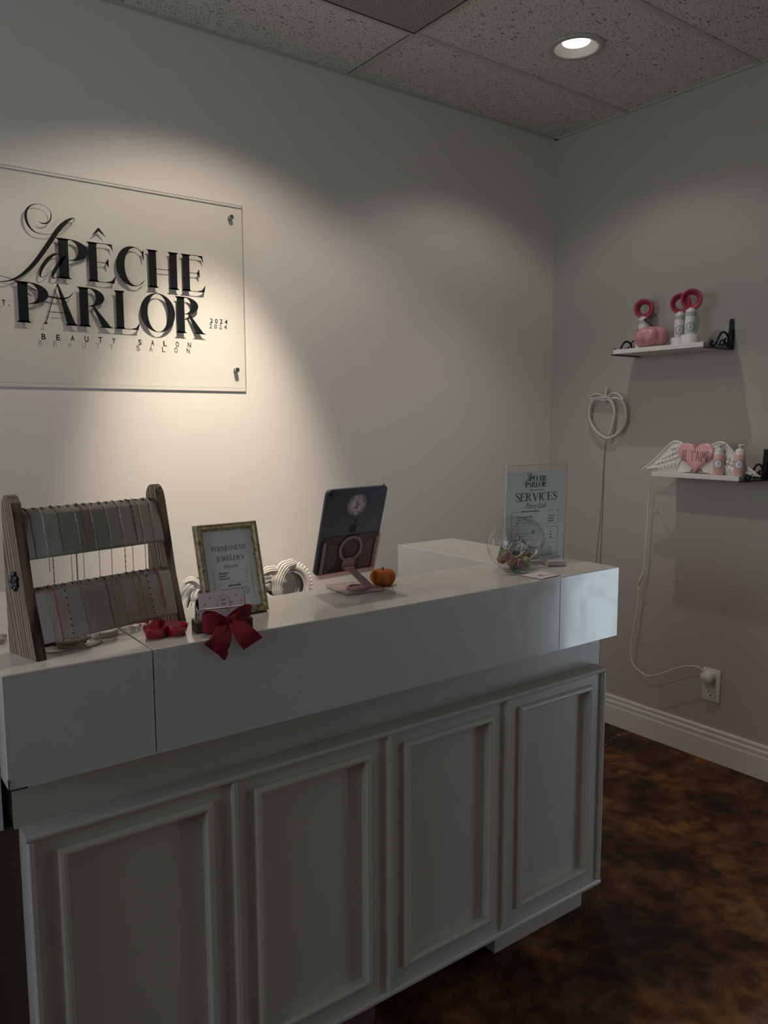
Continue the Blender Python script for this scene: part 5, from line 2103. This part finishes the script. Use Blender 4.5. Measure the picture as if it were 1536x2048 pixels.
# handwritten capitals
q = MB()
TL = TR @ Matrix.Translation((0, 0, 0.0361))
pen = {
    'J': [[(0.1, 1.0), (0.9, 1.0)], [(0.5, 1.0), (0.48, 0.2), (0.3, 0.0), (0.05, 0.05)]],
    'E': [[(0.15, 0.0), (0.15, 1.0)], [(0.15, 1.0), (0.8, 1.0)], [(0.15, 0.52), (0.65, 0.52)], [(0.15, 0.0), (0.8, 0.0)]],
    'T': [[(0.0, 1.0), (1.0, 1.0)], [(0.5, 1.0), (0.5, -0.05)]],
    "'": [[(0.5, 1.1), (0.4, 0.85)]],
    'A': [[(0.0, 0.0), (0.5, 1.05)], [(0.5, 1.05), (1.0, 0.0)], [(0.2, 0.4), (0.8, 0.4)]],
    'I': [[(0.5, 0.0), (0.5, 1.0)]],
    'M': [[(0.0, 0.0), (0.2, 1.0)], [(0.2, 1.0), (0.5, 0.35)], [(0.5, 0.35), (0.8, 1.0)], [(0.8, 1.0), (1.0, 0.0)]],
}
wd_ = [('J', .010), ('E', .013), (' ', .010), ('T', .017), ("'", .003), ('A', .016), ('I', .005), ('M', .021), ('E', .013)]
x = -0.0545
for c_, w_ in [(a, b*0.88) for a, b in wd_]:
    for st_ in pen.get(c_, []):
        q.tube([(x+a*w_, 0.050+b*0.040, 0) for a, b in (spline(st_, 4) if len(st_) > 2 else st_)], 0.00095, 6, TL)
    x += w_+0.0031
q.build('lettering', M['stem'], wh, label='thin dark handwritten capitals')


def wing(sgn):
    q_ = MB()
    # outline: shoulder high beside the heart, tip low and far out
    out = [(0.030, 0.006), (0.250, 0.0015), (0.254, 0.006), (0.245, 0.014), (0.215, 0.034), (0.180, 0.064), (0.150, 0.094), (0.128, 0.116), (0.110, 0.127), (0.090, 0.128), (0.070, 0.118), (0.050, 0.095)]
    o2 = spline(out, 4, True)
    o2 = [(sgn*a, max(b, 0.0005)) for a, b in o2]
    q_.prism(o2, 0.004, 0.015, TR, side_smooth=True)
    # raised leading rim
    rim = spline([(0.050, 0.100), (0.070, 0.119), (0.092, 0.127), (0.112, 0.125), (0.130, 0.113), (0.152, 0.091), (0.182, 0.062), (0.216, 0.033), (0.243, 0.014), (0.249, 0.006)], 5)
    q_.tube([(sgn*a, b, 0.015) for a, b in rim], 0.0048, 8, TR)
    # long flight feathers sweeping out
    for k in range(10):
        x0_ = 0.080+0.0155*k
        hgt_ = 0.060-0.0050*k
        q_.tube([(sgn*(x0_-0.012), hgt_, 0.016), (sgn*(x0_+0.004), hgt_*0.62, 0.018), (sgn*(x0_+0.016), 0.010, 0.015), (sgn*(x0_+0.018), 0.005, 0.014)], [0.004, 0.0062, 0.0052, 0.0025], 8, TR)
    # two rows of scalloped covert feathers
    for row, (n2, xa_, dx_, ya_, dy_) in enumerate(((7, 0.080, 0.0175, 0.070, -0.0062), (5, 0.085, 0.0170, 0.092, -0.0085), (3, 0.080, 0.016, 0.108, -0.004))):
        for k in range(n2):
            q_.ball((sgn*(xa_+dx_*k), ya_+dy_*k, 0.0160), 0.0105, 12, 8, (0.92, 0.95, 0.60), TR)
    return q_.build('wing', M['ceramic_white'], wh)


wing(-1)
wing(1)


# lotion bottles on the lower shelf
def bottle(label, y, capped):
    t = thing('pump_bottle', label, 'bottle', (-0.150, y, ZS), (0, 0, R(12)), 'small pink pump bottles')
    q_ = MB()
    q_.lathe([(0.0, 0), (0.019, 0.0), (0.0202, 0.0015), (0.0202, 0.081), (0.0195, 0.083)], 32)
    b_ = q_.build('body', M['pinklabel'], t)
    q_ = MB()
    tmp = MB()
    add_polys(tmp, ring_polys(0, 0, 0.0165, 0.0010, 30), 0, 0.0002, Matrix())
    add_polys(tmp, ring_polys(0, 0, 0.0125, 0.0006, 26), 0, 0.0002, Matrix())
    add_polys(tmp, monogram(0, 0, 0.0085), 0, 0.0002, Matrix())
    for k in range(22):
        a = 2*PI*k/22
        tmp.box((-0.0005, -0.0008, 0), (0.0005, 0.0008, 0.0002), Matrix.Translation((0.0146*math.cos(a), 0.0146*math.sin(a), 0)) @ Matrix.Rotation(a, 4, 'Z'))
    g_ = MB()
    add_polys(g_, [[(0.0168*math.cos(2*PI*i/40), 0.0168*math.sin(2*PI*i/40)) for i in range(40)]], 0, 0.0001, Matrix())
    # disc as a fan of thin strips so that it bends round the bottle
    g_ = MB()
    for i in range(24):
        xa_, xb_ = -0.0168+0.0014*i, -0.0168+0.0014*(i+1)
        ya_, yb_ = math.sqrt(max(0.0168**2-xa_**2, 0)), math.sqrt(max(0.0168**2-xb_**2, 0))
        g_.add([(xa_, -ya_, 0), (xb_, -yb_, 0), (xb_, yb_, 0), (xa_, ya_, 0)], [(0, 1, 2, 3)])
    for src, dst, rad_, nm, mt_ in ((g_, MB(), 0.02035, 'sticker', M['paper']), (tmp, MB(), 0.0205, 'stamp_print', M['ink'])):
        vs_ = []
        for (x, yy, z) in src.v:
            an = R(190)+x/rad_
            vs_.append(((rad_+z)*math.cos(an), (rad_+z)*math.sin(an), 0.045+yy))
        dst.add(vs_, src.f)
        dst.build(nm, mt_, b_)
    q_ = MB()
    q_.lathe([(0.0195, 0.083), (0.0185, 0.087), (0.0170, 0.090), (0.0168, 0.099), (0.013, 0.104), (0.006, 0.105)], 28)
    q_.build('collar', M['white_plastic'], t)
    q_ = MB()
    q_.lathe([(0.0060, 0.104), (0.0055, 0.113), (0.0075, 0.114), (0.0080, 0.120), (0.0, 0.121)], 20)
    q_.tube([(0, 0, 0.118), (0.006, -0.010, 0.119), (0.010, -0.020, 0.122)], [0.0045, 0.0034, 0.0022], 8)
    q_.build('pump_head', M['white_plastic'], t)
    if capped:
        q_ = MB()
        q_.lathe([(0.0178, 0.088), (0.0178, 0.122), (0.0165, 0.126), (0.0, 0.1265)], 28)
        q_.build('clear_cap', M['clearcap'], t)
    return t


bottle('pink pump bottle with a clear cap beside the heart', -1.005, True)
bottle('pink pump bottle without a cap at the end of the lower shelf', -1.091, False)

# unlit peach neon sign
pe = thing('peach_sign', 'unlit peach-shaped tube light sign hung on the right wall', 'wall sign', (0, -0.36, 1.48))


def pt(lst, x=-0.024):
    return [(x, a+0.36, b-1.48) for a, b in lst]


outline = [(-0.345, 1.545), (-0.315, 1.549), (-0.289, 1.5472), (-0.2699, 1.5271), (-0.2613, 1.4812), (-0.2697, 1.4467), (-0.2997, 1.4053), (-0.3459, 1.3761), (-0.385, 1.3698), (-0.4331, 1.395), (-0.4637, 1.4351), (-0.4701, 1.4792), (-0.4635, 1.5144), (-0.4480, 1.538), (-0.42, 1.551), (-0.385, 1.550)]
q = MB()
q.tube(spline(pt(outline), 6, True), 0.0066, 9, closed=True)
q.build('outline_tube', M['neon'], pe)
q = MB()
q.tube(spline(pt([(-0.372, 1.546), (-0.3900, 1.536), (-0.4048, 1.5066), (-0.4061, 1.4686), (-0.3968, 1.4239), (-0.3830, 1.3825)], -0.026), 6), 0.0062, 9)
q.build('crease_tube', M['neon'], pe)
q = MB()
q.tube(spline(pt([(-0.352, 1.556), (-0.318, 1.573), (-0.288, 1.573), (-0.267, 1.560), (-0.284, 1.551), (-0.318, 1.556)], -0.028), 6, True), 0.0048, 8, closed=True)
q.tube(spline(pt([(-0.366, 1.556), (-0.392, 1.573), (-0.415, 1.574), (-0.438, 1.562), (-0.452, 1.543), (-0.42, 1.551), (-0.392, 1.553)], -0.028), 6, True), 0.0048, 8, closed=True)
q.build('leaf_tube', M['neon'], pe)
q = MB()
q.tube(spline(pt([(-0.360, 1.553), (-0.357, 1.575), (-0.366, 1.600)], -0.028), 6), 0.0078, 8)
q.build('stem_tube', M['neon'], pe)
q = MB()
for a, b in ((-0.300, 1.545), (-0.266, 1.48), (-0.44, 1.40), (-0.466, 1.50)):
    q.cyl(0.0035, 0.0, 0.020, 10, Matrix.Translation((0, a+0.36, b-1.48)) @ Matrix.Rotation(-PI/2, 4, 'Y'))
q.build('wall_clip', M['white_plastic'], pe)
q = MB()
q.tube(spline([(-0.022, -0.012, -0.110), (-0.008, 0.010, -0.125), (-0.004, 0.019, -0.20), (-0.004, 0.022, -0.42), (-0.004, 0.027, -0.70), (-0.004, 0.030, -0.95), (-0.004, 0.05, -1.25)], 6), 0.0012, 6)
q.tube(spline([(-0.022, -0.012, -0.110), (-0.006, 0.013, -0.13), (-0.004, 0.022, -0.22), (-0.004, 0.030, -0.42), (-0.004, 0.045, -0.62), (-0.004, 0.060, -0.80), (-0.004, 0.075, -1.05)], 6), 0.0011, 6)
q.build('cable', M['cordgrey'], pe)

# outlet, charger and lamp cable
ou = thing('wall_outlet', 'white double wall outlet above the baseboard', 'outlet', (0, -0.930, 0.329))
q = MB()
q.rbox((-0.006, -0.0405, -0.071), (-0.0002, 0.0405, 0.071), 0.003)
pl = q.build('cover_plate', M['white_plastic'], ou)
q = MB()
for zc_ in (0.034, -0.034):
    q.rbox((-0.0085, -0.020, zc_-0.024), (-0.0055, 0.020, zc_+0.024), 0.0012)
rc = q.build('receptacle', M['white_plastic'], ou)
q = MB()
for zc_ in (-0.034, 0.034):
    for dy in (-0.0075, 0.0075):
        q.box((-0.0089, dy-0.0013, zc_+0.001), (-0.0084, dy+0.0013, zc_+0.012))
    q.cyl(0.0035, 0, 0.0089, 12, Matrix.Translation((0, 0, zc_-0.010)) @ Matrix.Rotation(-PI/2, 4, 'Y'))
q.build('slot', M['slot'], ou)
lc_ = thing('lamp_cable', 'thin white cable with inline switch hanging from the lower shelf to the outlet', 'cable', (0, -0.60, 0.73))
q = MB()
Tq = Matrix.Translation((-0.009, -0.921+0.60, 0.363-0.73)) @ Matrix.Rotation(-PI/2, 4, 'Y')
q.lathe([(0.0, 0.0), (0.027, 0.0), (0.0275, 0.003), (0.0275, 0.022), (0.025, 0.026), (0.0, 0.0265)], 32, Tq)
q.build('plug', M['white_plastic'], lc_, label='round white charger plugged into the outlet')


def cb(lst):
    return [(x, a+0.60, b-0.73) for x, a, b in lst]


q = MB()
q.tube(spline(cb([(-0.10, -0.700, 1.228), (-0.085, -0.672, 1.222), (-0.060, -0.640, 1.200), (-0.045, -0.618, 1.12), (-0.040, -0.611, 1.0), (-0.040, -0.606, 0.85), (-0.040, -0.597, 0.765)]), 6), 0.0021, 6)
q.tube(spline(cb([(-0.040, -0.578, 0.700), (-0.040, -0.574, 0.60), (-0.040, -0.560, 0.50), (-0.042, -0.548, 0.41), (-0.045, -0.562, 0.345), (-0.045, -0.600, 0.315), (-0.045, -0.650, 0.305), (-0.045, -0.710, 0.330), (-0.045, -0.780, 0.372), (-0.045, -0.840, 0.398), (-0.040, -0.885, 0.405), (-0.034, -0.912, 0.392)]), 6), 0.0021, 6)
q.build('wire', M['cord'], lc_)
q = MB()
q.tube(cb([(-0.040, -0.601, 0.770), (-0.040, -0.596, 0.758), (-0.040, -0.582, 0.720), (-0.040, -0.577, 0.704)]), [0.002, 0.0068, 0.0068, 0.002], 6, flat=0.55)
q.build('inline_switch', M['cord'], lc_)
# loose cord end dangling past the lower shelf on the wall at the right edge
